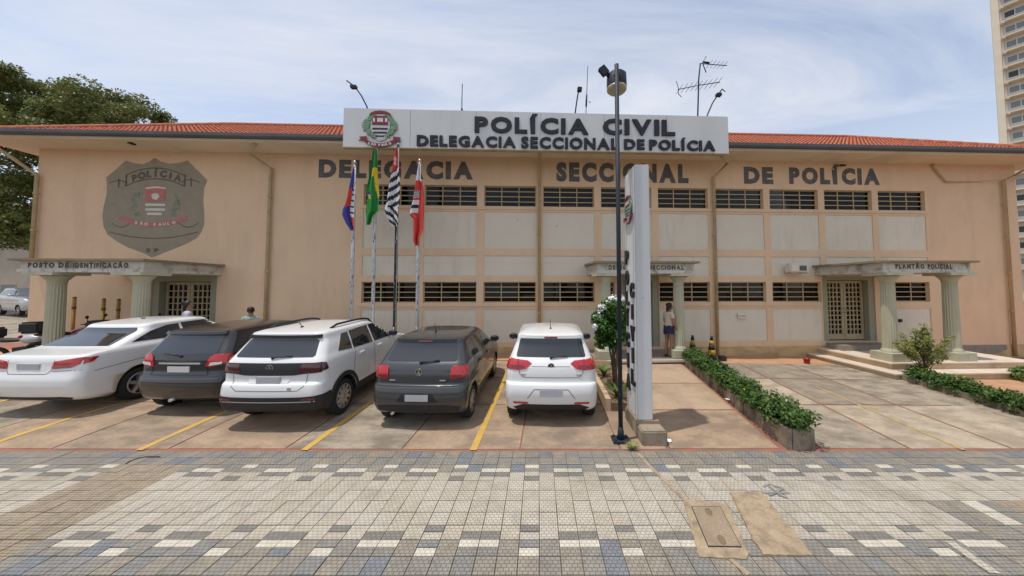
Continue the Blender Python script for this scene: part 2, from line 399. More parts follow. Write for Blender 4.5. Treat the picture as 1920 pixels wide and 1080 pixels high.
# ------------------------------------------------------------------ mesh helpers
class MB:
    """collects simple shapes into one bmesh"""

    def __init__(self):
        self.bm = bmesh.new()

    def quad(self, pts, mi=0):
        f = self.bm.faces.new([self.bm.verts.new(p) for p in pts])
        f.material_index = mi
        return f

    def box(self, lo, hi, mi=0, M=None):
        x0, y0, z0 = lo; x1, y1, z1 = hi
        p = [Vector(q) for q in ((x0, y0, z0), (x1, y0, z0), (x1, y1, z0), (x0, y1, z0), (x0, y0, z1), (x1, y0, z1), (x1, y1, z1), (x0, y1, z1))]
        if M is not None:
            p = [M @ q for q in p]
        v = [self.bm.verts.new(q) for q in p]
        for f in ((0, 3, 2, 1), (4, 5, 6, 7), (0, 1, 5, 4), (1, 2, 6, 5), (2, 3, 7, 6), (3, 0, 4, 7)):
            self.bm.faces.new([v[i] for i in f]).material_index = mi
        return v

    def hexa(self, p, mi=0):
        """8 points: bottom ring of four then top ring of four"""
        v = [self.bm.verts.new(q) for q in p]
        for f in ((0, 3, 2, 1), (4, 5, 6, 7), (0, 1, 5, 4), (1, 2, 6, 5), (2, 3, 7, 6), (3, 0, 4, 7)):
            self.bm.faces.new([v[i] for i in f]).material_index = mi

    def prism(self, poly, y0, y1, mi=0):
        """polygon in x,z extruded from y0 (front) to y1"""
        a = [self.bm.verts.new((x, y0, z)) for x, z in poly]
        b = [self.bm.verts.new((x, y1, z)) for x, z in poly]
        n = len(poly)
        self.bm.faces.new(a).material_index = mi
        self.bm.faces.new(list(reversed(b))).material_index = mi
        for i in range(n):
            self.bm.faces.new((a[i], b[i], b[(i + 1) % n], a[(i + 1) % n])).material_index = mi

    def tube(self, pts, r, seg=8, mi=0, cap=True):
        pts = [Vector(p) for p in pts]
        rr = r if isinstance(r, (list, tuple)) else [r] * len(pts)
        rings = []
        for i, p in enumerate(pts):
            d = (pts[min(i + 1, len(pts) - 1)] - pts[max(i - 1, 0)]).normalized()
            up = Vector((0, 0, 1)) if abs(d.z) < 0.95 else Vector((1, 0, 0))
            a = d.cross(up).normalized(); b = a.cross(d).normalized()
            rings.append([self.bm.verts.new(p + (a * math.cos(2 * math.pi * k / seg) + b * math.sin(2 * math.pi * k / seg)) * rr[i]) for k in range(seg)])
        for i in range(len(rings) - 1):
            for k in range(seg):
                f = self.bm.faces.new((rings[i][k], rings[i][(k + 1) % seg], rings[i + 1][(k + 1) % seg], rings[i + 1][k]))
                f.material_index = mi; f.smooth = True
        if cap:
            self.bm.faces.new(list(reversed(rings[0]))).material_index = mi
            self.bm.faces.new(rings[-1]).material_index = mi

    def lathe(self, prof, seg=24, mi=0, M=None, smooth=True, cap=True):
        """profile (r,z) spun round z"""
        rings = []
        for r, z in prof:
            ring = []
            for k in range(seg):
                a = 2 * math.pi * k / seg
                q = Vector((r * math.cos(a), r * math.sin(a), z))
                if M is not None:
                    q = M @ q
                ring.append(self.bm.verts.new(q))
            rings.append(ring)
        for i in range(len(rings) - 1):
            for k in range(seg):
                f = self.bm.faces.new((rings[i][k], rings[i][(k + 1) % seg], rings[i + 1][(k + 1) % seg], rings[i + 1][k]))
                f.material_index = mi; f.smooth = smooth
        if cap:
            self.bm.faces.new(list(reversed(rings[0]))).material_index = mi
            self.bm.faces.new(rings[-1]).material_index = mi

    def ball(self, c, r, mi=0, u=12, v=8):
        c = Vector(c)
        rx, ry, rz = r if isinstance(r, (tuple, list)) else (r, r, r)
        rows = []
        for j in range(1, v):
            t = math.pi * j / v
            rows.append([self.bm.verts.new(c + Vector((rx * math.sin(t) * math.cos(2 * math.pi * k / u), ry * math.sin(t) * math.sin(2 * math.pi * k / u), rz * math.cos(t)))) for k in range(u)])
        top = self.bm.verts.new(c + Vector((0, 0, rz))); bot = self.bm.verts.new(c - Vector((0, 0, rz)))
        fs = []
        for k in range(u):
            fs.append(self.bm.faces.new((top, rows[0][k], rows[0][(k + 1) % u])))
            fs.append(self.bm.faces.new((bot, rows[-1][(k + 1) % u], rows[-1][k])))
            for j in range(len(rows) - 1):
                fs.append(self.bm.faces.new((rows[j][k], rows[j + 1][k], rows[j + 1][(k + 1) % u], rows[j][(k + 1) % u])))
        for f in fs:
            f.material_index = mi; f.smooth = True

    def mesh(self, name, mats):
        if not isinstance(mats, (list, tuple)):
            mats = [mats]
        bmesh.ops.recalc_face_normals(self.bm, faces=self.bm.faces)
        me = bpy.data.meshes.new(name)
        self.bm.to_mesh(me); self.bm.free()
        for m in mats:
            me.materials.append(m)
        return me

    def build(self, name, mats, parent=None, **kw):
        return link(name, self.mesh(name, mats), parent, **kw)


def link(name, data, parent=None, loc=None, rot=None, label=None, cat=None, group=None, kind=None):
    o = bpy.data.objects.new(name, data)
    COL.objects.link(o)
    if parent is not None:
        o.parent = parent
    if loc is not None:
        o.location = loc
    if rot is not None:
        o.rotation_euler = rot
    for k, v in (("label", label), ("category", cat), ("group", group), ("kind", kind)):
        if v:
            o[k] = v
    return o


def thing(name, label, cat, loc=(0, 0, 0), rz=0.0, group=None, rot=None):
    return link(name, None, None, loc, rot or (0, 0, rz), label, cat, group)


def evaluated(me, mods):
    """apply modifiers through the dependency graph"""
    o = bpy.data.objects.new("temp", me)
    COL.objects.link(o)
    for f in mods:
        f(o)
    dg = bpy.context.evaluated_depsgraph_get()
    dg.update()
    new = bpy.data.meshes.new_from_object(o.evaluated_get(dg))
    bpy.data.objects.remove(o)
    return new


# glyphs, made once
_text = sorted(set("DELEGACIASECCIONALDEPOLÍCIACIVILPOSTODEIDENTIFICAÇÃOPLANTÃOSÃOPAULOVW-"))
GLYPH = {}


def make_glyphs():
    objs = []
    for bold in (0, 1, 2):
        for ch in _text:
            cu = bpy.data.curves.new("g", 'FONT')
            cu.body = ch
            cu.resolution_u = 3
            cu.offset = (0.008, 0.068, 0.040)[bold]
            o = bpy.data.objects.new("g", cu); COL.objects.link(o)
            objs.append((bold, ch, o))
    dg = bpy.context.evaluated_depsgraph_get(); dg.update()
    for bold, ch, o in objs:
        me = bpy.data.meshes.new_from_object(o.evaluated_get(dg))
        vs_ = [v.co.copy() for v in me.vertices]
        fs = [tuple(p.vertices) for p in me.polygons]
        x0 = min(v.x for v in vs_); x1 = max(v.x for v in vs_)
        GLYPH[bold, ch] = (vs_, fs, x0, x1, min(v.y for v in vs_), max(v.y for v in vs_))
        bpy.data.meshes.remove(me)
        cu = o.data
        bpy.data.objects.remove(o); bpy.data.curves.remove(cu)


make_glyphs()


def glyph_mesh(bm, ch, bold, fx, thick, depth, mi=0):
    """adds a letter to bm; fx maps (x,y,d) of the letter box to a point"""
    vs_, fs, x0, x1, y0, y1 = GLYPH[bold, ch]
    a = [bm.verts.new(fx(v.x - x0, v.y, 0)) for v in vs_]
    for f in fs:
        try:
            bm.faces.new([a[i] for i in f]).material_index = mi
        except ValueError:
            pass
    if depth:
        cnt = {}
        for f in fs:
            for i in range(len(f)):
                e = (f[i], f[(i + 1) % len(f)])
                k = tuple(sorted(e))
                cnt[k] = cnt.get(k, 0) + 1
        bb = {}
        for (i, j), c in cnt.items():
            if c == 1:
                for q in (i, j):
                    if q not in bb:
                        v = vs_[q]; bb[q] = bm.verts.new(fx(v.x - x0, v.y, depth))
                bm.faces.new((a[i], a[j], bb[j], bb[i])).material_index = mi


def word(parent, text, u0, u1, zb, h, y, mat, depth=0.0, bold=1, slope=0.0, gap=0.13, joined=None, name="letter"):
    """letters of one word, each its own mesh, fitted between u0 and u1 with cap height h; faces -y"""
    cap = GLYPH[bold, "I"][5] - GLYPH[bold, "I"][4]
    nat = [GLYPH[bold, c][3] - GLYPH[bold, c][2] for c in text]
    g = gap * cap
    total = sum(nat) + g * (len(text) - 1)
    sx = (u1 - u0) / total
    sz = h / cap
    zbase = GLYPH[bold, "I"][4]
    x = u0
    for c, w_ in zip(text, nat):
        def fx(a, b, d, x=x):
            uu = x + a * sx
            return (uu, y + d, zb + (b - zbase) * sz + slope * (uu - u0))
        if joined is not None:
            glyph_mesh(joined, c, bold, fx, 0, depth)
        else:
            bm = bmesh.new()
            glyph_mesh(bm, c, bold, fx, 0, depth)
            bmesh.ops.recalc_face_normals(bm, faces=bm.faces)
            me = bpy.data.meshes.new(name); bm.to_mesh(me); bm.free(); me.materials.append(mat)
            link(name, me, parent)
        x += (w_ + g) * sx

# ================================================================== GROUND
m = MB(); m.quad([(-1500, -1500, -0.45), (1500, -1500, -0.45), (1500, 1500, -0.45), (-1500, 1500, -0.45)])
m.build("ground", EARTH, kind="structure")
m = MB(); m.quad([(-200, -14, -0.14), (200, -14, -0.14), (200, 2.70, -0.14), (-200, 2.70, -0.14)])
m.build("street", ASPHALT, kind="structure")
kerb = link("kerb", None, kind="structure")
kst = MB(); kst.box((0.004, 0, -0.45), (0.996, 0.16, 0.0)); kme = kst.mesh("kerb_stone", KERBM)
for i in range(-13, 13):
    link("kerb_stone", kme, kerb, (i * 1.0, 2.625 + 0.004 * i, 0.004 + random.uniform(-0.003, 0.003)))

# sidewalk tiles -------------------------------------------------------
SW_FAR, SW_B2, SW_B1 = 4.98, 4.431, 3.282
sidewalk = MB()
sidewalk.box((-200, 2.6, -0.44), (200, SW_FAR, -0.012))
sidewalk = sidewalk.build("sidewalk", MORTAR, kind="structure")
TM = {"grey": tile_mat("grey tile", (0.245, 0.228, 0.198)), "greyb": tile_mat("warm grey tile", (0.275, 0.242, 0.195)),
      "greyc": tile_mat("cool grey tile", (0.222, 0.215, 0.20)), "blue": tile_mat("blue-grey tile", (0.19, 0.197, 0.213)),
      "white": tile_mat("off-white tile", (0.46, 0.415, 0.345), 0.58, 0.10), "whiteb": tile_mat("cream tile", (0.43, 0.38, 0.305), 0.58, 0.12),
      "accent": tile_mat("white accent tile", (0.55, 0.505, 0.42), 0.66, 0.08), "dark": tile_mat("dark accent tile", (0.205, 0.19, 0.165), 0.6, 0.1),
      "tan": tile_mat("tan tile", (0.32, 0.26, 0.185), 0.5, 0.2)}
PITCHX = 0.196
rows = []
y = SW_FAR
for n_, h_ in ((3, (SW_FAR - SW_B2) / 3), (6, (SW_B2 - SW_B1) / 6), (3, 0.197)):
    for _ in range(n_):
        rows.append((y - h_, y)); y -= h_


def sw_zone(r, k):
    yc = (rows[r][0] + rows[r][1]) / 2
    xc = (k + 0.5) * PITCHX + 0.006
    if -5.78 < xc < -4.98 and yc < 4.6:
        return "tan"
    if 4.45 < xc < 5.35 and yc < 3.9:
        if 4.9 < xc < 5.1 and 3.45 < yc < 3.85:
            return "accent"
        return "greyrun"
    if 5.35 < xc and yc < 3.9:
        return "tanrun"
    return "white" if SW_B1 < yc < SW_B2 else "grey"


def pick(z):
    q = random.random()
    if z == "grey":
        return "blue" if q < 0.085 else ("greyb" if q < 0.45 else ("greyc" if q < 0.65 else "grey"))
    if z == "white":
        return "whiteb" if q < 0.4 else "white"
    if z == "greyrun":
        return "greyb" if q < 0.6 else "grey"
    if z == "tanrun":
        return "tan" if q < 0.6 else "greyb"
    return z


pieces = []
for r, (ya, yb) in enumerate(rows):
    for k in range(-62, 56):
        z = sw_zone(r, k)
        x0 = k * PITCHX + 0.006
        km = k % 5
        side = None
        if z in ("grey", "white"):
            if r == 2: side = ("grey", 0)       # far grey row, boundary on its near half
            elif r == 3: side = ("white", 1)
            elif r == 8: side = ("white", 0)
            elif r == 9: side = ("grey", 1)
        if side and km in (1, 2, 4):
            ym = (ya + yb) / 2
            near_half, far_half = (ya, ym), (ym, yb)
            at_boundary = near_half if side[1] == 0 else far_half
            away = far_half if side[1] == 0 else near_half
            acc = "accent" if side[0] == "grey" else "dark"
            if km in (1, 2):
                pieces.append((x0, *at_boundary, acc)); pieces.append((x0, *away, pick(side[0])))
            else:
                pieces.append((x0, *away, acc)); pieces.append((x0, *at_boundary, pick(side[0])))
        else:
            pieces.append((x0, ya, yb, pick(z)))


def screen_area(p):
    x0, ya, yb, c = p
    yc = (ya + yb) / 2
    px = CX + FPX * (x0 + 0.1) / yc
    if not (-10 < px < 1930) or yc < 2.76:
        return 0
    return (yb - ya) / yc ** 3


pieces.sort(key=screen_area, reverse=True)
tmesh = {}
keys = list(TM)
rest = MB()
for i, (x0, ya, yb, c) in enumerate(pieces):
    g = 0.0035
    dz = random.uniform(-0.0022, 0.0022)
    if i < 300:
        kk = (c, round(yb - ya, 4))
        if kk not in tmesh:
            t = MB()
            w_, d_ = PITCHX - 2 * g, (yb - ya) - 2 * g
            t.hexa([(0, 0, -0.02), (w_, 0, -0.02), (w_, d_, -0.02), (0, d_, -0.02), (0.002, 0.002, 0), (w_ - 0.002, 0.002, 0), (w_ - 0.002, d_ - 0.002, 0), (0.002, d_ - 0.002, 0)])
            tmesh[kk] = t.mesh("tile", TM[c])
        link("tile", tmesh[kk], sidewalk, (x0 + g, ya + g, dz), (random.uniform(-0.006, 0.006), random.uniform(-0.006, 0.006), 0))
    else:
        rest.box((x0 + g, ya + g, -0.02), (x0 + PITCHX - g, yb - g, dz), keys.index(c))
rest.build("tile_field", [TM[k] for k in keys], sidewalk, kind="stuff")
m = MB()
for (xa, xb) in ((-200, -62 * PITCHX), (56 * PITCHX + 0.006, 200)):
    m.quad([(xa, 2.6, -0.002), (xb, 2.6, -0.002), (xb, SW_FAR, -0.002), (xa, SW_FAR, -0.002)])
m.build("paving_sheet", TM["white"], sidewalk, kind="stuff")

# cement trench line, meter-box lid and cement patch in the sidewalk
def flat_ground(X, Y):
    return 0.0


def ribbon(name, pix, width, mat, z, parent=None, fn=flat_ground, **kw):
    pts = [ground_at(px, py, fn) for px, py in pix]
    m_ = MB()
    L, R_ = [], []
    for i, p in enumerate(pts):
        d = (pts[min(i + 1, len(pts) - 1)] - pts[max(i - 1, 0)]); d.z = 0; d.normalize()
        nrm = Vector((-d.y, d.x, 0)) * width * random.uniform(0.42, 0.58)
        L.append(p + nrm + Vector((0, 0, z))); R_.append(p - nrm + Vector((0, 0, z)))
    for i in range(len(pts) - 1):
        m_.quad([L[i], L[i + 1], R_[i + 1], R_[i]])
    return m_.build(name, mat, parent, **kw)


ribbon("cement_seam", [(1196, 850), (1212, 868), (1228, 884), (1245, 900), (1262, 918), (1280, 934), (1290, 945)], 0.05, PATCH, 0.0055, sidewalk)
ribbon("cement_seam", [(1366, 1046), (1378, 1056), (1390, 1066), (1404, 1078)], 0.055, PATCH, 0.0055, sidewalk)


def lumpy_slab(poly, z0, z1, step=0.05, jitter=0.012, bump_=0.004):
    """closed low slab with an uneven rim from ground points"""
    pts = []
    for i, p in enumerate(poly):
        q = poly[(i + 1) % len(poly)]
        n_ = max(1, int((q - p).length / step))
        for j in range(n_):
            v = p.lerp(q, j / n_)
            pts.append(Vector((v.x + random.uniform(-jitter, jitter), v.y + random.uniform(-jitter, jitter), 0)))
    m_ = MB()
    c = sum(pts, Vector()) / len(pts)
    a = [m_.bm.verts.new((p.x, p.y, z0)) for p in pts]
    b = [m_.bm.verts.new((p.x, p.y, z1 * 0.7)) for p in pts]
    e = [m_.bm.verts.new((c.x + (p.x - c.x) * 0.95, c.y + (p.y - c.y) * 0.95, z1 + random.uniform(-bump_, bump_) * 0.4)) for p in pts]
    n_ = len(pts)
    for i in range(n_):
        j = (i + 1) % n_
        m_.bm.faces.new((a[i], a[j], b[j], b[i])); m_.bm.faces.new((b[i], b[j], e[j], e[i]))
    m_.bm.faces.new(e)
    return m_


pl = [ground_at(*p, flat_ground) for p in ((1310, 1046), (1398, 1050), (1404, 1040), (1366, 950), (1352, 944), (1290, 938), (1283, 945))]
box = link("meter_box_cover", None, None, (0, 0, 0), label="weathered cement meter box cover with a rectangular lid set in the tiled pavement", cat="cover")
lumpy_slab(pl, -0.01, 0.020, 0.05, 0.006).build("cement_collar", PATCH, box)
lid = [ground_at(*p, flat_ground) for p in ((1328, 1030), (1391, 1031), (1351, 953), (1296, 953))]
m = MB(); m.hexa([(p.x, p.y, 0.0) for p in lid] + [(p.x, p.y, 0.0225) for p in lid]); m.build("lid_gap", SEAM, box)
cc = sum(lid, Vector()) / 4
m = MB(); q_ = [cc + (p - cc) * 0.955 for p in lid]
m.hexa([(p.x, p.y, 0.0) for p in q_] + [(p.x, p.y, 0.0265) for p in q_]); m.build("lid", LIDM, box)
for t in (0.13, 0.85):
    c_ = ((q_[0] + q_[1]) / 2).lerp((q_[2] + q_[3]) / 2, t)
    m = MB(); m.lathe([(0.035, 0), (0.03, 0.002)], 12, M=Matrix.Translation((c_.x, c_.y, 0.0268)) @ Matrix.Scale(1.8, 4, (0.3, 1, 0))); m.build("lifting_slot", EARTH, box)
pl = [ground_at(*p, flat_ground) for p in ((1432, 1043), (1524, 1045), (1500, 1012), (1460, 965), (1426, 924), (1370, 926), (1386, 960), (1412, 1015))]
o = lumpy_slab(pl, -0.01, 0.026, 0.045, 0.006).build("cement_patch", PATCH, label="sandy raised cement patch lying on the tiled pavement beside the meter box", cat="cement patch")

# faded paint scrawl, pale filler strip and a dark crack on the tiles
SCZ = 0.005
SCRAWL = pm("faded grey paint", (0.20, 0.195, 0.19), 0.85, 0.2, 9, pos=True, stain=(0.36, 0.32, 0.26), stain_scale=9, stain_amt=0.8)
for pts, w_ in (([(1408, 921), (1430, 924), (1455, 925), (1480, 925)], 0.035), ([(1432, 914), (1436, 910), (1446, 909)], 0.03), ([(1440, 912), (1452, 920), (1462, 930), (1476, 934)], 0.03), ([(1450, 912), (1462, 914), (1470, 921)], 0.03), ([(1443, 930), (1456, 924), (1468, 916)], 0.03)):
    SCZ += 0.0012
    ribbon("paint_scrawl", pts, w_, SCRAWL, SCZ, sidewalk)
ribbon("filler_strip", [(1780, 1016), (1800, 1030), (1822, 1046), (1846, 1062), (1866, 1076)], 0.10, TM["white"], 0.0068, sidewalk)
ribbon("crack", [(236, 870), (246, 864), (258, 860), (272, 857), (300, 857)], 0.03, SEAM, 0.0056, sidewalk)

# parking lot base + slabs -------------------------------------------------
def lot_sheet(name, x0, x1, y0, y1, nx, ny, mat, dz, parent=None, fn=gz, **kw):
    m_ = MB()
    vv = [[m_.bm.verts.new((x0 + (x1 - x0) * i / nx, y0 + (y1 - y0) * j / ny, fn(x0 + (x1 - x0) * i / nx, y0 + (y1 - y0) * j / ny) + dz)) for i in range(nx + 1)] for j in range(ny + 1)]
    for j in range(ny):
        for i in range(nx):
            m_.bm.faces.new((vv[j][i], vv[j][i + 1], vv[j + 1][i + 1], vv[j + 1][i]))
    return m_.build(name, mat, parent, **kw)


lot = lot_sheet("parking_lot", -34, 34, SW_FAR + 0.002, 12.2, 136, 16, JOINT, -0.010, kind="structure")


def skew(x, y, ang):
    return x + math.tan(ang) * (y - 5.0)


def slab(parent, xa, xb, ya, yb, ang, mat, fn=gz, g=0.028, top=0.0, sub=3):
    m_ = MB()
    bm = m_.bm
    top_v, bot = [], []
    ya2, yb2 = ya + g, yb - g
    N = sub
    grid = []
    for j in range(N + 1):
        yy = ya2 + (yb2 - ya2) * j / N
        row = []
        for i in range(N + 1):
            xx = skew(xa, yy, ang) + g + (skew(xb, yy, ang) - skew(xa, yy, ang) - 2 * g) * i / N
            row.append(bm.verts.new((xx, yy, fn(xx, yy) + top)))
        grid.append(row)
    for j in range(N):
        for i in range(N):
            bm.faces.new((grid[j][i], grid[j][i + 1], grid[j + 1][i + 1], grid[j + 1][i]))
    rim = grid[0][:] + [grid[j][N] for j in range(1, N + 1)] + [grid[N][i] for i in range(N - 1, -1, -1)] + [grid[j][0] for j in range(N - 1, 0, -1)]
    low = [bm.verts.new((v.co.x, v.co.y, v.co.z - 0.03)) for v in rim]
    for i in range(len(rim)):
        j = (i + 1) % len(rim)
        bm.faces.new((rim[i], low[i], low[j], rim[j]))
    return m_.build("concrete_slab", mat, parent)


LX = [-18.3, -16.5, -14.7, -12.9, -11.1, -9.3, -7.5, -5.7, -3.9, -2.1, -0.29, 1.25]
LY = [SW_FAR + 0.05, 6.75, 8.5, 10.15]
for i in range(len(LX) - 1):
    for j in range(len(LY) - 1):
        slab(lot, LX[i], LX[i + 1], LY[j], LY[j + 1], rad(2), SLABM[(i * 3 + j * 2 + (i * j) % 3) % 2 if (i + j) % 4 else 2], g=random.uniform(0.010, 0.022))
RX = [4.35, 5.72, 7.30, 8.80]
RY = [SW_FAR + 0.05, 6.8, 8.6, 10.5]
rm = {(0, 0): SLABM[2], (1, 0): SLABM[3], (2, 0): SLABM[3], (0, 1): SLABM[3], (1, 1): DARKSLAB, (2, 1): SLABM[2], (0, 2): DARKSLAB, (1, 2): DARKSLAB, (2, 2): SLABM[2]}
for i in range(3):
    for j in range(3):
        slab(lot, RX[i], RX[i + 1], RY[j], RY[j + 1], rad(6), rm[i, j])
slab(lot, 1.27, 1.98, LY[0], 6.42, rad(0), SLABM[1], g=0.012)
lot_sheet("verge", 8.6, 10.7, SW_FAR + 0.02, 10.6, 8, 12, SLABM[2], -0.005, lot)
# earth strip under the eaves and orange paving on the far right
lot_sheet("wall_strip", -18.0, 9.4, 10.2, 12.0, 55, 3, BRICKRED, 0.001, lot)
lot_sheet("garden_path", 10.0, 24.0, SW_FAR + 0.03, 10.6, 28, 8, BRICKRED, 0.002, lot)


def strip_line(name, a, b, w_, mat, dz=0.005, parent=lot, n_=10):
    m_ = MB()
    pts = [Vector(a).lerp(Vector(b), i / n_) for i in range(n_ + 1)]
    d = (Vector(b) - Vector(a)).normalized(); nr = Vector((-d.y, d.x)) * w_ / 2
    for i in range(n_):
        p, q = pts[i], pts[i + 1]
        quad = [p - nr, q - nr, q + nr, p + nr]
        m_.quad([(v.x, v.y, gz(v.x, v.y) + dz) for v in quad])
    return m_.build(name, mat, parent)


for xx in (-11.15, -8.62, -6.1, -3.58, -1.0):
    strip_line("parking_line", (xx, SW_FAR + 0.02), (skew(xx, 10.0, rad(2)), 10.0), 0.105, YELLOW)
strip_line("parking_line", (6.50, SW_FAR + 0.02), (skew(6.5, 8.0, rad(6)), 8.0), 0.07, FADEDYELLOW)

# raised walkway to the middle entrance
walk = MB()
wx0, wx1 = 2.02, 3.76
wy0, wy1 = SW_FAR + 0.003, 9.55
for (ya, yb) in ((wy0, wy1),):
    walk.hexa([(wx0, ya, -0.3), (wx1, ya, -0.3), (skew(wx1, yb, rad(6)), yb, -0.3), (wx0 + 0.1, yb, -0.3),
               (wx0, ya, gw(ya) - 0.008), (wx1, ya, gw(ya) - 0.008), (skew(wx1, yb, rad(6)), yb, gw(yb) - 0.008), (wx0 + 0.1, yb, gw(yb) - 0.008)])
walk = walk.build("walkway", JOINT, kind="structure")
WY = [SW_FAR + 0.06, 6.42, 7.9, 9.52]
for j in range(3):
    m = MB()
    ya, yb = WY[j] + 0.02, WY[j + 1] - 0.02
    pts = [(wx0 + 0.02, ya), (skew(wx1, ya, rad(6)) - 0.06, ya), (skew(wx1, yb, rad(6)) - 0.06, yb), (wx0 + 0.1, yb)]
    m.hexa([(a, b, gw(b) - 0.05) for a, b in pts] + [(a, b, gw(b)) for a, b in pts])
    m.build("walkway_slab", (SLABM[1], WALKM, WALKM)[j], walk)

# sloping lane beside the building, on the far left
m = MB()
m.quad([(-60, 9.0, 0.02), (-16.9, 9.0, 0.16), (-16.9, 45, 1.6), (-60, 45, 1.6)])
m.build("side_lane", SLABM[2], kind="structure")

# ================================================================== POLICE STATION
station = thing("police_station", "long two-storey peach police station with red tiled roof and three columned porches", "building", (0, FACADE_D, 0), FACADE_R)
UL, UR, WT, WB = -16.4, 17.75, 7.02, -0.42
colL = [0.15 + 2.035 * k for k in range(-3, 7)]
WW = 1.80
UPW, LOW = (5.265, 5.985), (1.95, 2.655)
P1, P2, P3 = (3.80, 5.075), (2.87, 3.555), (0.60, 1.72)
DOOR_R = (10.12, 12.08, 0.55, 2.92)
DOOR_C = (2.72, 4.20, 0.42, 2.88)
DOOR_L = (-12.67, -10.62, 0.45, 2.86)
holes = []      # u0,u1,z0,z1,depth
windows, panels = [], []
for i, u in enumerate(colL):
    holes.append((u, u + WW, *UPW, 0.16)); windows.append((u, u + WW, *UPW, "upper", i))
    for P in (P1, P2):
        holes.append((u, u + WW, *P, 0.03)); panels.append((u, u + WW, *P, i))
    if i == 8:
        continue
    if i == 4:
        holes.append((u, u + 0.46, *LOW, 0.16)); windows.append((u, u + 0.46, *LOW, "lower", i))
        continue
    u0 = u
    holes.append((u0, u + WW, *LOW, 0.16)); windows.append((u0, u + WW, *LOW, "lower", i))
    holes.append((u, u + WW, *P3, 0.03)); panels.append((u, u + WW, *P3, i))
for D in (DOOR_R, DOOR_C, DOOR_L):
    holes.append((*D, 0.45))


def holed_wall(name, u0, u1, z0, z1, holes_, mat, parent, hole_mats=None):
    m_ = MB()
    us = sorted({u0, u1, *[h[0] for h in holes_], *[h[1] for h in holes_]})
    zs = sorted({z0, z1, *[h[2] for h in holes_], *[h[3] for h in holes_]})
    for i in range(len(us) - 1):
        for j in range(len(zs) - 1):
            uc, zc_ = (us[i] + us[i + 1]) / 2, (zs[j] + zs[j + 1]) / 2
            if any(h[0] < uc < h[1] and h[2] < zc_ < h[3] for h in holes_):
                continue
            m_.quad([(us[i], 0, zs[j]), (us[i + 1], 0, zs[j]), (us[i + 1], 0, zs[j + 1]), (us[i], 0, zs[j + 1])])
    for a, b, c, d, dep in holes_:
        m_.quad([(a, 0, c), (b, 0, c), (b, dep, c), (a, dep, c)])
        m_.quad([(a, 0, d), (a, dep, d), (b, dep, d), (b, 0, d)])
        m_.quad([(a, 0, c), (a, dep, c), (a, dep, d), (a, 0, d)])
        m_.quad([(b, 0, c), (b, 0, d), (b, dep, d), (b, dep, c)])
    bmesh.ops.remove_doubles(m_.bm, verts=m_.bm.verts, dist=0.0005)
    return m_.build(name, mat, parent)


wall = holed_wall("wall", UL, UR, WB, WT, holes, PEACH, station)
DEPTH = 6.3
m = MB()
m.quad([(UL, 0, WB), (UL, DEPTH, WB), (UL, DEPTH, WT), (UL, 0, WT)])
m.quad([(UR, 0, WB), (UR, DEPTH, WB), (UR, DEPTH, WT), (UR, 0, WT)])
m.quad([(UL, DEPTH, WB), (UR, DEPTH, WB), (UR, DEPTH, WT), (UL, DEPTH, WT)])
m.build("wall", PEACH, station)
for (a, b, c, d, i) in panels:
    m = MB(); m.box((a - 0.01, 0.024, c - 0.01), (b + 0.01, 0.06, d + 0.01)); m.build("wall_panel", PANELB if i in (2, 3, 6) else PANEL, station)
# thin mouldings: a ledge under each window row and above the panel rows
for zz, uu0, uu1 in ((5.175, colL[0] - 0.08, colL[-1] + WW + 0.08), (1.84, colL[0] - 0.08, 1.62), (1.84, 4.5, 9.9)):
    m = MB(); m.box((uu0, -0.028, zz - 0.022), (uu1, 0.02, zz + 0.022)); m.build("moulding", PEACH, station)
# plinth
for a, b in ((UL - 0.03, DOOR_L[0]), (DOOR_L[1], 1.62), (4.85, DOOR_R[0]), (DOOR_R[1], UR + 0.03)):
    m = MB(); m.box((a, -0.035, WB), (b, 0.02, 0.44 if b < 9.95 else 0.40)); m.build("plinth", PLINTH, station)
m = MB(); m.prism([(14.55, 0.385), (16.9, 0.392), (16.95, 0.22), (16.5, 0.08), (15.9, 0.06), (15.3, 0.16), (14.9, 0.22)], -0.041, -0.03); m.build("bare_render_patch", BARE, station)
# dim rooms behind the glass
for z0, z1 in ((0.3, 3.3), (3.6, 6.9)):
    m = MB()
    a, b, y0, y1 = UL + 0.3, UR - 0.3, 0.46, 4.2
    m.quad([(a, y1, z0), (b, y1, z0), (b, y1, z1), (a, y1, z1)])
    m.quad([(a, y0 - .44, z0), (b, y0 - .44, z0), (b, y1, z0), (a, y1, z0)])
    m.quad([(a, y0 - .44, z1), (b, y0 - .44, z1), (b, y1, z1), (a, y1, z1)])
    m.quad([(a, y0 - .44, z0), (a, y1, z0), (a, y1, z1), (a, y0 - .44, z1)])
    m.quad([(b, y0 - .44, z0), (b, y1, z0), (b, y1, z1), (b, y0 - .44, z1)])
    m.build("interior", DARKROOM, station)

# steel windows: frame with three columns and four rows of hinged panes
def window_frame_mesh(w_, h_, nc, nr):
    m_ = MB()
    t = 0.032
    m_.box((0, 0, 0), (w_, 0.05, t)); m_.box((0, 0, h_ - t), (w_, 0.05, h_))
    m_.box((0, 0, t), (t, 0.05, h_ - t)); m_.box((w_ - t, 0, t), (w_, 0.05, h_ - t))
    for i in range(1, nc):
        x = w_ * i / nc
        m_.box((x - 0.014, 0.002, t), (x + 0.014, 0.048, h_ - t))
    for j in range(1, nr):
        z = h_ * j / nr
        m_.box((t, -0.012, z - 0.013), (w_ - t, 0.04, z + 0.013))
    return m_.mesh("window", STEEL)


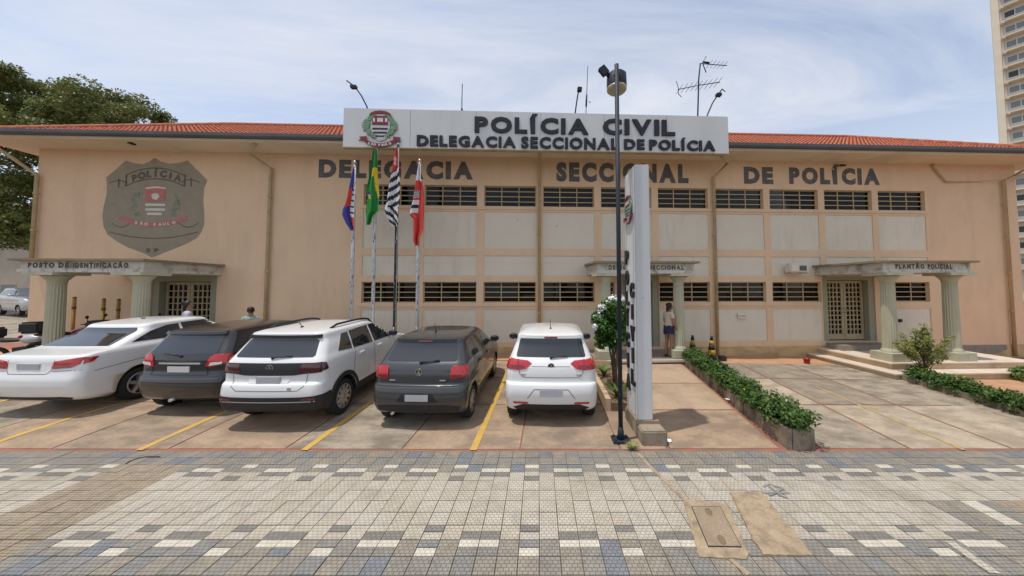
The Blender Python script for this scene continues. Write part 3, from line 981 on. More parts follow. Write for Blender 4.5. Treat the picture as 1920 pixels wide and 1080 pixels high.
wcache, pcache = {}, {}
wrand = random.Random(3)
for (a, b, c, d, lvl, i) in windows:
    w_, h_ = b - a, d - c
    nc, nr = (3 if w_ > 1 else 1), 4
    key = (round(w_, 3), round(h_, 3))
    if key not in wcache:
        wcache[key] = window_frame_mesh(w_, h_, nc, nr)
    wo = link("window", wcache[key], station, (a, 0.09, c))
    pw, ph = w_ / nc, h_ / nr
    pk = (round(pw, 3), round(ph, 3))
    if pk not in pcache:
        t = MB(); t.box((0.02, 0.0, 0.014), (pw - 0.02, 0.005, ph - 0.014)); pcache[pk] = t.mesh("pane", GLASS)
    for ci in range(nc):
        tilt = wrand.choice((0, 0, 0, -0.03, 0.05))
        for rj in range(nr):
            link("pane", pcache[pk], wo, (ci * pw, 0.022, rj * ph), (tilt if rj else 0, 0, 0))
        if wrand.random() < 0.22:
            t = MB(); f0 = wrand.choice((0.0, 0.0, 0.4)); f1 = wrand.choice((0.28, 0.6, 1.0))
            if f1 <= f0: f1 = 1.0
            t.box((ci * pw + 0.02, 0.30, h_ * f0), ((ci + 1) * pw - 0.02, 0.31, h_ * f1)); t.build("blind", BLIND, wo)
    if lvl == "upper":
        t = MB(); t.box((0.02, 0.35, 0.0), (w_ - 0.02, 0.36, h_ * 0.2)); t.build("blind", BLIND, wo)

# eaves: soffit, fascia, gutter, hipped tile roof -------------------------------
OV = 0.86
E0, E1, EY0, EY1 = UL - OV, UR + OV, -OV, DEPTH + OV
m = MB(); m.box((E0, EY0, WT - 0.02), (E1, EY1, WT + 0.06)); m.build("soffit", SOFFIT, station)
m = MB(); m.box((E0 - 0.02, EY0 - 0.02, WT + 0.005), (E1 + 0.02, EY0 + 0.10, WT + 0.11)); m.build("fascia", SOFFIT, station)
gut = MB()
prof = [(-0.15, 0.14), (-0.15, 0.05), (-0.12, 0.0), (-0.02, 0.0), (-0.02, 0.16), (-0.04, 0.16), (-0.04, 0.03), (-0.115, 0.03), (-0.13, 0.06), (-0.13, 0.14)]
for s_ in range(len(prof)):
    p, q = prof[s_], prof[(s_ + 1) % len(prof)]
    gut.quad([(E0 - 0.1, EY0 + p[0], WT + 0.05 + p[1]), (E1 + 0.1, EY0 + p[0], WT + 0.05 + p[1]), (E1 + 0.1, EY0 + q[0], WT + 0.05 + q[1]), (E0 - 0.1, EY0 + q[0], WT + 0.05 + q[1])])
gut.build("gutter", GUTTER, station)
RZ0, SLP = WT + 0.14, 0.575
half = (EY1 - EY0) / 2
RIDGE = RZ0 + half * SLP
roof = MB()
bm = roof.bm
per, rowlen = 0.155, 0.33
nu = int((E1 - E0) / per)
prof = [0.0, 0.034, 0.04, 0.01, -0.004]
run = half * math.sqrt(1 + SLP * SLP)
nrow = int(run / rowlen)
cs, sn = 1 / math.sqrt(1 + SLP * SLP), SLP / math.sqrt(1 + SLP * SLP)
rr_ = random.Random(9)
for r in range(nrow + 1):
    s0, s1 = r * rowlen, min(run, (r + 1) * rowlen + 0.03)
    for i in range(nu):
        ua, ub = E0 + i * per, E0 + (i + 1) * per
        uc = (ua + ub) / 2
        hin = s0 * cs
        if uc < E0 + hin + 0.05 or uc > E1 - hin - 0.05:
            continue
        jit = rr_.uniform(-0.012, 0.012)
        A, B = [], []
        for k, pz in enumerate(prof):
            uu = ua + (ub - ua) * k / (len(prof) - 1)
            for lst, s_, lift in ((A, s0 + jit, 0.035), (B, s1 + jit, 0.0)):
                lst.append(bm.verts.new((uu, EY0 + s_ * cs - (pz + lift) * sn, RZ0 + s_ * sn + (pz + lift) * cs)))
        for k in range(len(prof) - 1):
            bm.faces.new((A[k], A[k + 1], B[k + 1], B[k]))
        lo = [bm.verts.new((v.co.x, v.co.y + 0.02 * sn, v.co.z - 0.035)) for v in (A[0], A[-1])]
        bm.faces.new([lo[0], lo[1]] + list(reversed(A)))
ro = roof.build("roof_tiles", ROOFM, station, kind="stuff")
m = MB()
rA, rB = (E0 + half, EY0 + half, RIDGE), (E1 - half, EY0 + half, RIDGE)
c_ = [(E0, EY0, RZ0 - 0.03), (E1, EY0, RZ0 - 0.03), (E1, EY1, RZ0 - 0.03), (E0, EY1, RZ0 - 0.03)]
rA2, rB2 = (rA[0], rA[1], RIDGE - 0.03), (rB[0], rB[1], RIDGE - 0.03)
m.quad([c_[0], c_[1], rB2, rA2]); m.quad([c_[2], c_[3], rA2, rB2])
m.bm.faces.new([m.bm.verts.new(p) for p in (c_[3], c_[0], rA2)]); m.bm.faces.new([m.bm.verts.new(p) for p in (c_[1], c_[2], rB2)])
m.build("roof", ROOFM, station)
capm = MB()
capm.lathe([(0.10, 0), (0.12, 0.05), (0.115, 0.42), (0.10, 0.44)], 10)
capme = capm.mesh("ridge_tile", ROOFM)
def caps(p, q):
    p, q = Vector(p), Vector(q)
    n_ = int((q - p).length / 0.40) + 1
    d = (q - p).normalized()
    for i in range(n_):
        o_ = link("ridge_tile", capme, station, p + d * i * 0.40 + Vector((0, 0, 0.03)))
        o_.rotation_euler = d.to_track_quat('Z', 'Y').to_euler()
caps((E0 + 0.1, EY0 + 0.1, RZ0 + 0.05), rA); caps((E1 - 0.1, EY0 + 0.1, RZ0 + 0.05), rB); caps(rA, rB)

# downpipes
def fpt(px, py, off):
    u, z = FP(px, py, off)
    return (u, -off, z)


for pts in ([fpt(480, 268, 0.75), (-9.35, -0.5, 6.78), (-8.97, -0.09, 6.45), (-8.97, -0.09, 0.05)],
            [(0.02, -0.8, 7.0), (0.02, -0.35, 6.85), (0.02, -0.09, 6.7), (0.02, -0.09, 0.1)],
            [fpt(1353, 292, 0.85), (6.5, -0.45, 6.75), (6.20, -0.09, 6.35), (6.20, -0.09, 0.1)],
            [(17.9, -0.8, 6.98), (17.45, -0.35, 6.65), (17.15, -0.09, 6.40), (17.15, -0.09, 0.0)],
            [(-16.95, -0.7, 6.98), (-16.6, -0.35, 6.5), (-16.28, -0.09, 6.1), (-16.28, -0.09, 3.4)]):
    m = MB(); m.tube(pts, 0.05, 10)
    for z in (5.5, 4.3, 3.0, 1.6):
        if pts[-1][2] < z < pts[-2][2]:
            m.tube([(pts[-1][0], -0.09, z - 0.03), (pts[-1][0], -0.09, z + 0.03)], 0.062, 10)
    m.build("downpipe", PIPE, station)
m = MB(); m.tube([(14.47, -0.06, 7.0), (14.5, -0.06, 6.85), (14.92, -0.06, 6.36), (15.06, -0.06, 6.33)], 0.032, 8)
m.tube([(15.05, -0.06, 6.33), (16.0, -0.05, 6.35), (17.1, -0.17, 6.42), (18.6, -0.2, 6.5)], 0.014, 6); m.build("conduit", PIPE, station)
m = MB(); u, z = FP(1391, 592); m.box((u - 0.16, -0.05, z - 0.09), (u + 0.16, 0.03, z + 0.09)); m.box((u - 0.13, -0.055, z - 0.012), (u + 0.13, -0.05, z + 0.004), 1); m.build("meter_cabinet", [PANEL, SEAM], station)
m = MB(); m.box((12.93, -0.04, 1.22), (13.02, 0.01, 1.33)); m.build("bell_box", BLACKPL, station)

# painted lettering on the wall
for txt, x0, x1, yt, yb in (("DELEGACIA", 597, 887, 301, 335), ("SECCIONAL", 1043, 1291, 306, 342), ("DE", 1395, 1450, 313, 345), ("POLÍCIA", 1480, 1650, 315, 346)):
    ua, za = FP(x0, yb); ub, _ = FP(x1, yb); _, zt = FP((x0 + x1) / 2, yt); _, zb_ = FP((x0 + x1) / 2, yb)
    word(station, txt, ua, ub, zb_, zt - zb_, -0.004, SLATE, 0.0, 1, name="painted_letter")

# painted badge on the blank wall
def bp(px, py):
    return FP(px, py)


shield = [(290, 296), (302, 303), (318, 307), (335, 306), (352, 301), (365, 314), (378, 327), (389, 338), (383, 352), (381, 375), (383, 400), (383, 420), (378, 435),
          (368, 447), (350, 457), (328, 466), (305, 475), (285, 483), (268, 474), (240, 464), (218, 452), (202, 440), (194, 424), (192, 405), (195, 385), (200, 365), (201, 345), (199, 333),
          (215, 320), (236, 301), (252, 306), (268, 308), (280, 303)]
m = MB(); m.prism([bp(*p) for p in shield], -0.004, -0.001); badge = m.build("painted_badge", BADGEM, station)
m = MB()
def arcband(px0, px1, ybase, sag, th, n_=14, y=-0.007, mi=0, mm=None):
    pts_t, pts_b = [], []
    for i in range(n_ + 1):
        t = i / n_
        x = px0 + (px1 - px0) * t
        yy = ybase + sag * (2 * t - 1) ** 2
        pts_t.append(bp(x, yy)); pts_b.append(bp(x, yy + th))
    for i in range(n_):
        a, b, c, d = pts_t[i], pts_t[i + 1], pts_b[i + 1], pts_b[i]
        mm.quad([(p[0], y, p[1]) for p in (a, b, c, d)], mi)
m = MB()
arcband(236, 346, 314, 14, 2.2, mm=m); arcband(236, 346, 334, 14, 2.2, mm=m)
arcband(206, 240, 338, 4, 2, mm=m); arcband(340, 374, 336, 5, 2, mm=m)
for x, y0, y1 in ((236, 327, 350), (346, 327, 350), (222, 335, 352), (358, 333, 350)):
    a, b = bp(x, y0), bp(x + 2, y1)
    m.quad([(a[0], -0.007, a[1]), (b[0], -0.007, a[1]), (b[0], -0.007, b[1]), (a[0], -0.007, b[1])])
arcband(206, 372, 446, -12, 1.8, mm=m)
arcband(210, 245, 425, -8, 1.8, mm=m); arcband(335, 372, 425, -8, 1.8, mm=m)
jb = m.bm
chars = "POLÍCIA"
cap = GLYPH[1, "I"][5] - GLYPH[1, "I"][4]
for i, ch in enumerate(chars):
    t = (i + 0.5) / len(chars)
    x = 247 + 92 * t; yb = 331 + 11 * (2 * t - 1) ** 2
    u, z = bp(x, yb); ang = -0.20 * (2 * t - 1)
    sc = 0.235 / cap
    wch = (GLYPH[1, ch][3] - GLYPH[1, ch][2])
    def fx(a, b, d, u=u, z=z, ang=ang, sc=sc, wch=wch):
        dx_, dz_ = (a - wch / 2) * sc * 1.05, b * sc
        return (u + dx_ * math.cos(ang) - dz_ * math.sin(ang), -0.008, z + dx_ * math.sin(ang) + dz_ * math.cos(ang))
    glyph_mesh(jb, ch, 1, fx, 0, 0)
word(None, "SP", *[bp(x, 470)[0] for x in (274, 298)], bp(285, 473)[1], 0.13, -0.008, BADGEDARK, 0, 1, joined=jb, gap=0.5)
m.build("badge_linework", BADGEDARK, badge, kind="stuff")


def rectpx(mm, x0, y0, x1, y1, y, mi=0):
    a, b = bp(x0, y1), bp(x1, y0)
    mm.quad([(a[0], y, a[1]), (b[0], y, a[1]), (b[0], y, b[1]), (a[0], y, b[1])], mi)


m = MB()
rectpx(m, 272, 349, 311, 377, -0.010, 0)
arcband(224, 352, 417, -13, 8, mm=m, y=-0.010, mi=0)
for yy, xa, xb in ((382, 273, 310), (391, 273, 310), (399, 276, 304)):
    rectpx(m, xa, yy, xb, yy + 4.2, -0.010, 1)
mp_s = [bp(*p) for p in ((284, 366), (290, 362), (297, 363), (300, 369), (294, 375), (287, 373))]
m.bm.faces.new([m.bm.verts.new((p[0], -0.013, p[1])) for p in mp_s]).material_index = 1
arcband(274, 312, 350, 2, 3, mm=m, y=-0.013, mi=1)
rnd = random.Random(5)
for sgn in (-1, 1):
    for i in range(34):
        t = rnd.random()
        x = 291 + sgn * (30 + 12 * math.sin(t * 3.1) + rnd.uniform(-6, 6)); yy = 362 + 42 * t
        a = bp(x, yy); r_ = 0.045; an = rnd.uniform(0, 3.1)
        m.bm.faces.new([m.bm.verts.new((a[0] + r_ * k * math.cos(an + q), -0.0105, a[1] + r_ * k * math.sin(an + q))) for k, q in ((1.3, 0), (0.5, 1.57), (1.3, 3.14), (0.5, 4.71))]).material_index = 2
cr_b = m.bm
for i, ch in enumerate("SÃO-PAULO"):
    if ch == "-":
        continue
    t = (i + 0.5) / 9
    x = 252 + 78 * t; yy = 412.5 - 4.5 * (2 * t - 1) ** 2 + 10
    u, z = bp(x, yy + 1); sc = 0.10 / cap
    def fx(a, b, d, u=u, z=z, sc=sc):
        return (u + (a - 0.3) * sc * 1.1, -0.014, z + b * sc)
    nv = len(m.bm.faces)
    glyph_mesh(m.bm, ch, 1, fx, 0, 0, 1)
m.build("badge_crest", [FRED, FWHITE, FGREEN], badge)

# porches ---------------------------------------------------------------
def column_mesh(h_, r, base_h=0.24):
    m_ = MB()
    nfl, seg = 18, 72
    def ring(rf, z, fl):
        out = []
        for k in range(seg):
            a = 2 * math.pi * k / seg
            rr = rf - (fl * rf * (0.5 + 0.5 * math.cos(a * nfl)) if fl else 0)
            out.append(m_.bm.verts.new((rr * math.cos(a), rr * math.sin(a), z)))
        return out
    zs = [(r * 1.22, base_h, 0), (r * 1.22, base_h + 0.03, 0), (r * 1.12, base_h + 0.07, 0), (r * 1.02, base_h + 0.09, 0), (r * 1.0, base_h + 0.12, 0.09)]
    zs += [(r * (1 - 0.10 * t / 8), base_h + 0.12 + (h_ - base_h - 0.44) * t / 8, 0.09) for t in range(1, 9)]
    zs += [(r * 0.92, h_ - 0.30, 0), (r * 0.98, h_ - 0.22, 0), (r * 1.4, h_ - 0.12, 0), (r * 1.6, h_ - 0.085, 0)]
    rings = [ring(*q) for q in zs]
    for i in range(len(rings) - 1):
        for k in range(seg):
            f = m_.bm.faces.new((rings[i][k], rings[i][(k + 1) % seg], rings[i + 1][(k + 1) % seg], rings[i + 1][k]))
            f.smooth = i > 12 or i < 3
    m_.bm.faces.new(rings[-1])
    m_.box((-r * 1.75, -r * 1.75, 0), (r * 1.75, r * 1.75, base_h))
    m_.box((-r * 2.15, -r * 2.15, h_ - 0.08), (r * 2.15, r * 2.15, h_))
    return m_.mesh("column", GREENSTONE)


def porch(u0, u1, dep, z0, z1, floor, cols, rcol, texts, label):
    m_ = MB()
    m_.box((u0 + 0.06, -dep + 0.06, z0 + 0.09), (u1 - 0.06, 0.02, z1 - 0.07))
    m_.box((u0 + 0.02, -dep + 0.02, z0), (u1 - 0.02, 0.021, z0 + 0.088))
    po = m_.build("porch", CORNICE, station)
    po["label"] = label
    m_ = MB(); m_.box((u0 - 0.07, -dep - 0.07, z1 - 0.068), (u1 + 0.07, 0.022, z1 - 0.01)); m_.build("cornice_cap", CORNTOP, po)
    cm = column_mesh(z0 - floor, rcol)
    for (cu, cy) in cols:
        link("column", cm, po, (cu, cy, floor))
    jb_ = bmesh.new()
    for txt, a, b in texts:
        word(None, txt, a, b, z0 + 0.115, 0.135, -dep + 0.055, INK, 0.0, 1, joined=jb_, gap=0.2)
    me = bpy.data.meshes.new("lettering"); jb_.to_mesh(me); jb_.free(); me.materials.append(INK)
    link("lettering", me, po)
    return po


pl_ = porch(-13.62, -10.45, 2.2, 2.87, 3.23, 0.40, ((-12.93, -1.92), (-10.78, -1.92)), 0.172,
            [("POSTO", *[FP(x, 495, 2.2)[0] for x in (46, 96)]), ("DE", *[FP(x, 495, 2.2)[0] for x in (104, 123)]), ("IDENTIFICAÇÃO", *[FP(x, 495, 2.2)[0] for x in (131, 236)])],
            "weathered porch lettered POSTO DE IDENTIFICAÇÃO below the painted badge")
pc_ = porch(1.66, 4.74, 1.5, 2.89, 3.27, 0.34, ((2.00, -1.25), (4.28, -1.25)), 0.165,
            [("DELEGACIA", *[FP(x, 500, 1.5)[0] for x in (1142, 1206)]), ("SECCIONAL", *[FP(x, 500, 1.5)[0] for x in (1219, 1284)])],
            "small porch lettered DELEGACIA SECCIONAL behind the totem sign")
pr_ = porch(9.86, 12.66, 2.2, 2.90, 3.26, 0.34, ((10.27, -1.93), (12.22, -1.93)), 0.172,
            [("PLANTÃO", *[FP(x, 498, 2.2)[0] for x in (1683, 1738)]), ("POLICIAL", *[FP(x, 498, 2.2)[0] for x in (1744, 1790)])],
            "weathered porch lettered PLANTÃO POLICIAL with a stepped platform")
# platforms and steps
m = MB(); m.box((-13.9, -2.35, -0.4), (-10.0, -0.036, 0.40)); m.build("porch_floor", FLOORM, pl_)
m = MB(); m.box((1.64, -1.62, -0.4), (4.82, -0.036, 0.33)); m.build("porch_floor", FLOORM, pc_)
m = MB(); m.box((1.60, -1.68, 0.28), (4.86, -1.60, 0.342)); m.build("step_edge", STEPTOP, pc_)
m = MB(); m.box((9.85, -2.3, -0.4), (14.2, -0.036, 0.31)); m.box((9.80, -2.34, 0.31), (14.25, -0.036, 0.343), 1); m.build("porch_floor", [STEPM, STEPTOP], pr_)
m = MB(); m.box((9.45, -2.72, -0.4), (14.2, -0.04, 0.13)); m.box((9.40, -2.77, 0.13), (14.25, -0.04, 0.165), 1); m.build("step", [STEPM, STEPTOP], pr_)
m = MB(); m.box((10.16, -0.62, 0.34), (12.04, -0.037, 0.52)); m.build("threshold", FLOORM, pr_)

# doors
def gridded_door(u0, u1, z0, z1, rows_, cols_, sill_label=None, mid=True):
    m_ = MB()
    for a, b in (((u0), (u0 + 0.22)), ((u1 - 0.22), u1)):
        m_.box((a, 0.03, z0), (b, 0.46, z1))
    m_.box((u0 + 0.22, 0.03, z1 - 0.20), (u1 - 0.22, 0.46, z1))
    m_.build("door_surround", GREENWALL, station)
    a0, a1, zt = u0 + 0.24, u1 - 0.24, z1 - 0.22
    w_ = (a1 - a0) / 2
    for k in range(2):
        x0, x1 = a0 + k * w_ + 0.01, a0 + (k + 1) * w_ - 0.01
        m_ = MB()
        fr = 0.085
        m_.box((x0, 0.20, z0 + 0.04), (x0 + fr, 0.26, zt)); m_.box((x1 - fr, 0.20, z0 + 0.04), (x1, 0.26, zt))
        m_.box((x0 + fr, 0.20, zt - fr), (x1 - fr, 0.26, zt)); m_.box((x0 + fr, 0.20, z0 + 0.04), (x1 - fr, 0.26, z0 + 0.24))
        for i in range(1, cols_):
            x = x0 + fr + (x1 - x0 - 2 * fr) * i / cols_
            m_.box((x - 0.017, 0.205, z0 + 0.24), (x + 0.017, 0.25, zt - fr))
        for j in range(1, rows_):
            z = z0 + 0.24 + (zt - fr - z0 - 0.24) * j / rows_
            m_.box((x0 + fr, 0.208, z - 0.017), (x1 - fr, 0.247, z + 0.017))
        do = m_.build("door", DOORM, station)
        g_ = MB(); g_.box((x0 + fr - 0.01, 0.235, z0 + 0.23), (x1 - fr + 0.01, 0.24, zt - fr + 0.01)); g_.build("pane", GLASS, do)
        h_ = MB(); hx = x1 - 0.05 if k == 0 else x0 + 0.05
        h_.tube([(hx, 0.20, z0 + 1.0), (hx, 0.14, z0 + 1.0), (hx, 0.14, z0 + 1.14), (hx, 0.20, z0 + 1.14)], 0.012, 6); h_.build("handle", CHROME, do)


gridded_door(*DOOR_R, 11, 4)
gridded_door(*DOOR_C, 8, 3)
gridded_door(*DOOR_L, 9, 4)

# ================================================================== ROOF SIGN
sgn = thing("building_sign", "long white metal fascia sign reading POLÍCIA CIVIL above the eaves", "sign", (0, FACADE_D, 0), FACADE_R)
S0, S1, SZ0, SZ1, SOFF = -6.09, 6.13, 6.81, 8.03, 1.06
m = MB(); m.box((S0, -SOFF, SZ0), (S1, -SOFF + 0.14, SZ1)); m.build("board", ALU, sgn)
for k in range(1, 6):
    u = S0 + (S1 - S0) * k / 6
    m = MB(); m.box((u - 0.004, -SOFF - 0.002, SZ0 + 0.02), (u + 0.004, -SOFF + 0.001, SZ1 - 0.02)); m.build("panel_joint", SEAMW, sgn)
m = MB(); m.box((S0 - 0.01, -SOFF - 0.012, SZ0 - 0.03), (S1 + 0.01, -SOFF + 0.15, SZ0 - 0.002)); m.build("bottom_rail", PIPE, sgn)
for u in (-5.6, -3.2, -0.8, 1.6, 4.0, 5.8):
    m = MB(); m.tube([(u, -SOFF + 0.15, 7.7), (u, 0.2, 7.35)], 0.025, 6); m.tube([(u, -SOFF + 0.15, 7.05), (u, -OV + 0.1, 7.08)], 0.025, 6); m.build("bracket", CHROME, sgn)
for txt, x0, x1, yt, yb in (("POLÍCIA", 890, 1103, 222, 251), ("CIVIL", 1130, 1265, 225, 254),
                            ("DELEGACIA", 782, 967, 256, 276), ("SECCIONAL", 977, 1160, 259, 280), ("DE", 1170, 1208, 262, 281), ("POLÍCIA", 1217, 1340, 264, 283)):
    ua, ub = FP(x0, yb, SOFF)[0], FP(x1, yb, SOFF)[0]
    zt, zb_ = FP((x0 + x1) / 2, yt, SOFF)[1], FP((x0 + x1) / 2, yb, SOFF)[1]
    word(sgn, txt, ua, ub, zb_, zt - zb_, -SOFF - 0.055, BLACKLETTER, 0.05, 2)


def crest(parent, cu, cz, s_, y, name="crest"):
    """state coat of arms: shield, stripes, green branches, red ribbon; width about 2*s_"""
    m_ = MB()
    sh = [(-0.46, 0.62), (0.46, 0.62), (0.46, -0.25), (0.40, -0.48), (0.24, -0.66), (0, -0.76), (-0.24, -0.66), (-0.40, -0.48), (-0.46, -0.25)]
    q = lambda pts: [(cu + a * s_, cz + b * s_) for a, b in pts]
    m_.prism(q([(a * 1.14, b * 1.10) for a, b in sh]), y - 0.02, y, 1)
    m_.prism(q(sh), y - 0.030, y - 0.019, 1)
    m_.prism(q([(-0.43, 0.58), (0.43, 0.58), (0.43, 0.05), (-0.43, 0.05)]), y - 0.038, y - 0.029, 0)
    for z0, z1, hw in ((-0.10, -0.20, 0.43), (-0.32, -0.42, 0.38), (-0.53, -0.61, 0.24)):
        m_.prism(q([(-hw, z0), (hw, z0), (hw * 0.94, z1), (-hw * 0.94, z1)]), y - 0.038, y - 0.029, 3)
    for xx, wd in ((-0.33, 0.05), (0.33, 0.06), (-0.08, 0.07), (0.08, 0.08)):
        m_.prism(q([(xx - wd, 0.46), (xx + wd, 0.44), (xx + wd, 0.22), (xx - wd, 0.24)]), y - 0.043, y - 0.037, 1)
    # crown band
    m_.prism(q([(-0.60, 0.60), (-0.52, 0.74), (-0.3, 0.84), (0, 0.88), (0.3, 0.84), (0.52, 0.74), (0.60, 0.60), (0.40, 0.66), (0, 0.72), (-0.40, 0.66)]), y - 0.045, y - 0.01, 0)
    # branches
    rn = random.Random(2)
    for sg in (-1, 1):
        for i in range(90):
            t = rn.random()
            a = 0.1 + 2.5 * t
            r_ = 0.78 + rn.uniform(-0.16, 0.16)
            x = sg * r_ * math.sin(a * 0.95 + 0.25) * 0.98; z = -0.62 + 1.25 * t + rn.uniform(-.05, .05)
            an = rn.uniform(0, 3.14); L = 0.13
            m_.prism(q([(x + L * math.cos(an), z + L * math.sin(an)), (x - 0.4 * L * math.sin(an), z + 0.4 * L * math.cos(an)), (x - L * math.cos(an), z - L * math.sin(an)), (x + 0.4 * L * math.sin(an), z - 0.4 * L * math.cos(an))]), y - 0.03 - rn.random() * 0.01, y - 0.012, 2)
    # ribbon
    rib = []
    for i in range(13):
        t = -1 + 2 * i / 12
        rib.append((t * 0.86, -0.98 + 0.30 * t * t))
    lowr = [(a, b - 0.20) for a, b in reversed(rib)]
    m_.prism(q(rib + lowr), y - 0.05, y - 0.02, 0)
    for sg in (-1, 1):
        m_.prism(q([(sg * 0.72, -0.58), (sg * 1.12, -0.62), (sg * 1.02, -0.72), (sg * 1.15, -0.84), (sg * 0.74, -0.80)]), y - 0.04, y - 0.015, 0)
    for i, ch in enumerate("SÃO-PAULO"):
        if ch == "-":
            continue
        t = -0.62 + 1.24 * (i + 0.5) / 9
        zz = cz + s_ * (-1.13 + 0.30 * t * t); uu = cu + s_ * t
        sc = 0.13 * s_ / cap
        glyph_mesh(m_.bm, ch, 1, lambda a, b, d, uu=uu, zz=zz, sc=sc: (uu + (a - 0.3) * sc, y - 0.053, zz + b * sc), 0, 0, 1)
    return m_.build(name, [CRED, CWHITE, CGREEN, CBLACK], parent)


cu, cz = FP(714, 238, SOFF)
crest(sgn, cu, cz + 0.0, 0.56, -SOFF - 0.02)

# ================================================================== CARS
def catmull(keys, sub):
    out = []
    n_ = len(keys)
    for i in range(n_ - 1):
        p0, p1, p2, p3 = keys[max(i - 1, 0)], keys[i], keys[i + 1], keys[min(i + 2, n_ - 1)]
        for s_ in range(sub):
            t = s_ / sub
            row = []
            for a, b, c, d in zip(p0, p1, p2, p3):
                m1, m2 = (c - a) * 0.5, (d - b) * 0.5
                # monotone limit
                dl = c - b
                if dl == 0: m1 = m2 = 0
                else:
                    if m1 / dl < 0: m1 = 0
                    if m2 / dl < 0: m2 = 0
                    m1 = max(min(m1, 3 * abs(dl)), -3 * abs(dl)); m2 = max(min(m2, 3 * abs(dl)), -3 * abs(dl))
                h00 = 2 * t ** 3 - 3 * t * t + 1; h10 = t ** 3 - 2 * t * t + t; h01 = -2 * t ** 3 + 3 * t * t; h11 = t ** 3 - t * t
                row.append(h00 * b + h10 * m1 + h01 * c + h11 * m2)
            out.append(row)
    out.append(list(keys[-1]))
    return out


def outline(yr, yf, w_, rc, rf, bow, bowf):
    """half outline from rear centre to front centre, as list of (x,y)"""
    L = yf - yr
    rc = min(rc, w_ * 0.6, L * 0.3); rf = min(rf, w_ * 0.8, L * 0.4)
    pts = []
    for i in range(7):
        t = i / 6
        x = (w_ - rc) * t
        pts.append((x, yr + bow * (x / max(w_, 1e-3)) ** 2))
    y0 = yr + bow * ((w_ - rc) / max(w_, 1e-3)) ** 2
    for i in range(1, 7):
        a = (math.pi / 2) * i / 6
        pts.append((w_ - rc + rc * math.sin(a), y0 + rc * (1 - math.cos(a))))
    ys = y0 + rc
    y1 = yf - bowf * ((w_ - rf) / max(w_, 1e-3)) ** 2 - rf
    n_ = 14
    for i in range(1, n_):
        t = i / n_
        bulge = 1 + 0.012 * math.sin(math.pi * t)
        pts.append((w_ * bulge, ys + (y1 - ys) * t))
    for i in range(0, 7):
        a = (math.pi / 2) * i / 6
        pts.append((w_ - rf + rf * math.cos(a), y1 + rf * math.sin(a)))
    for i in range(5, -1, -1):
        t = i / 6
        x = (w_ - rf) * t
        pts.append((x, yf - bowf * (x / max(w_, 1e-3)) ** 2))
    return pts


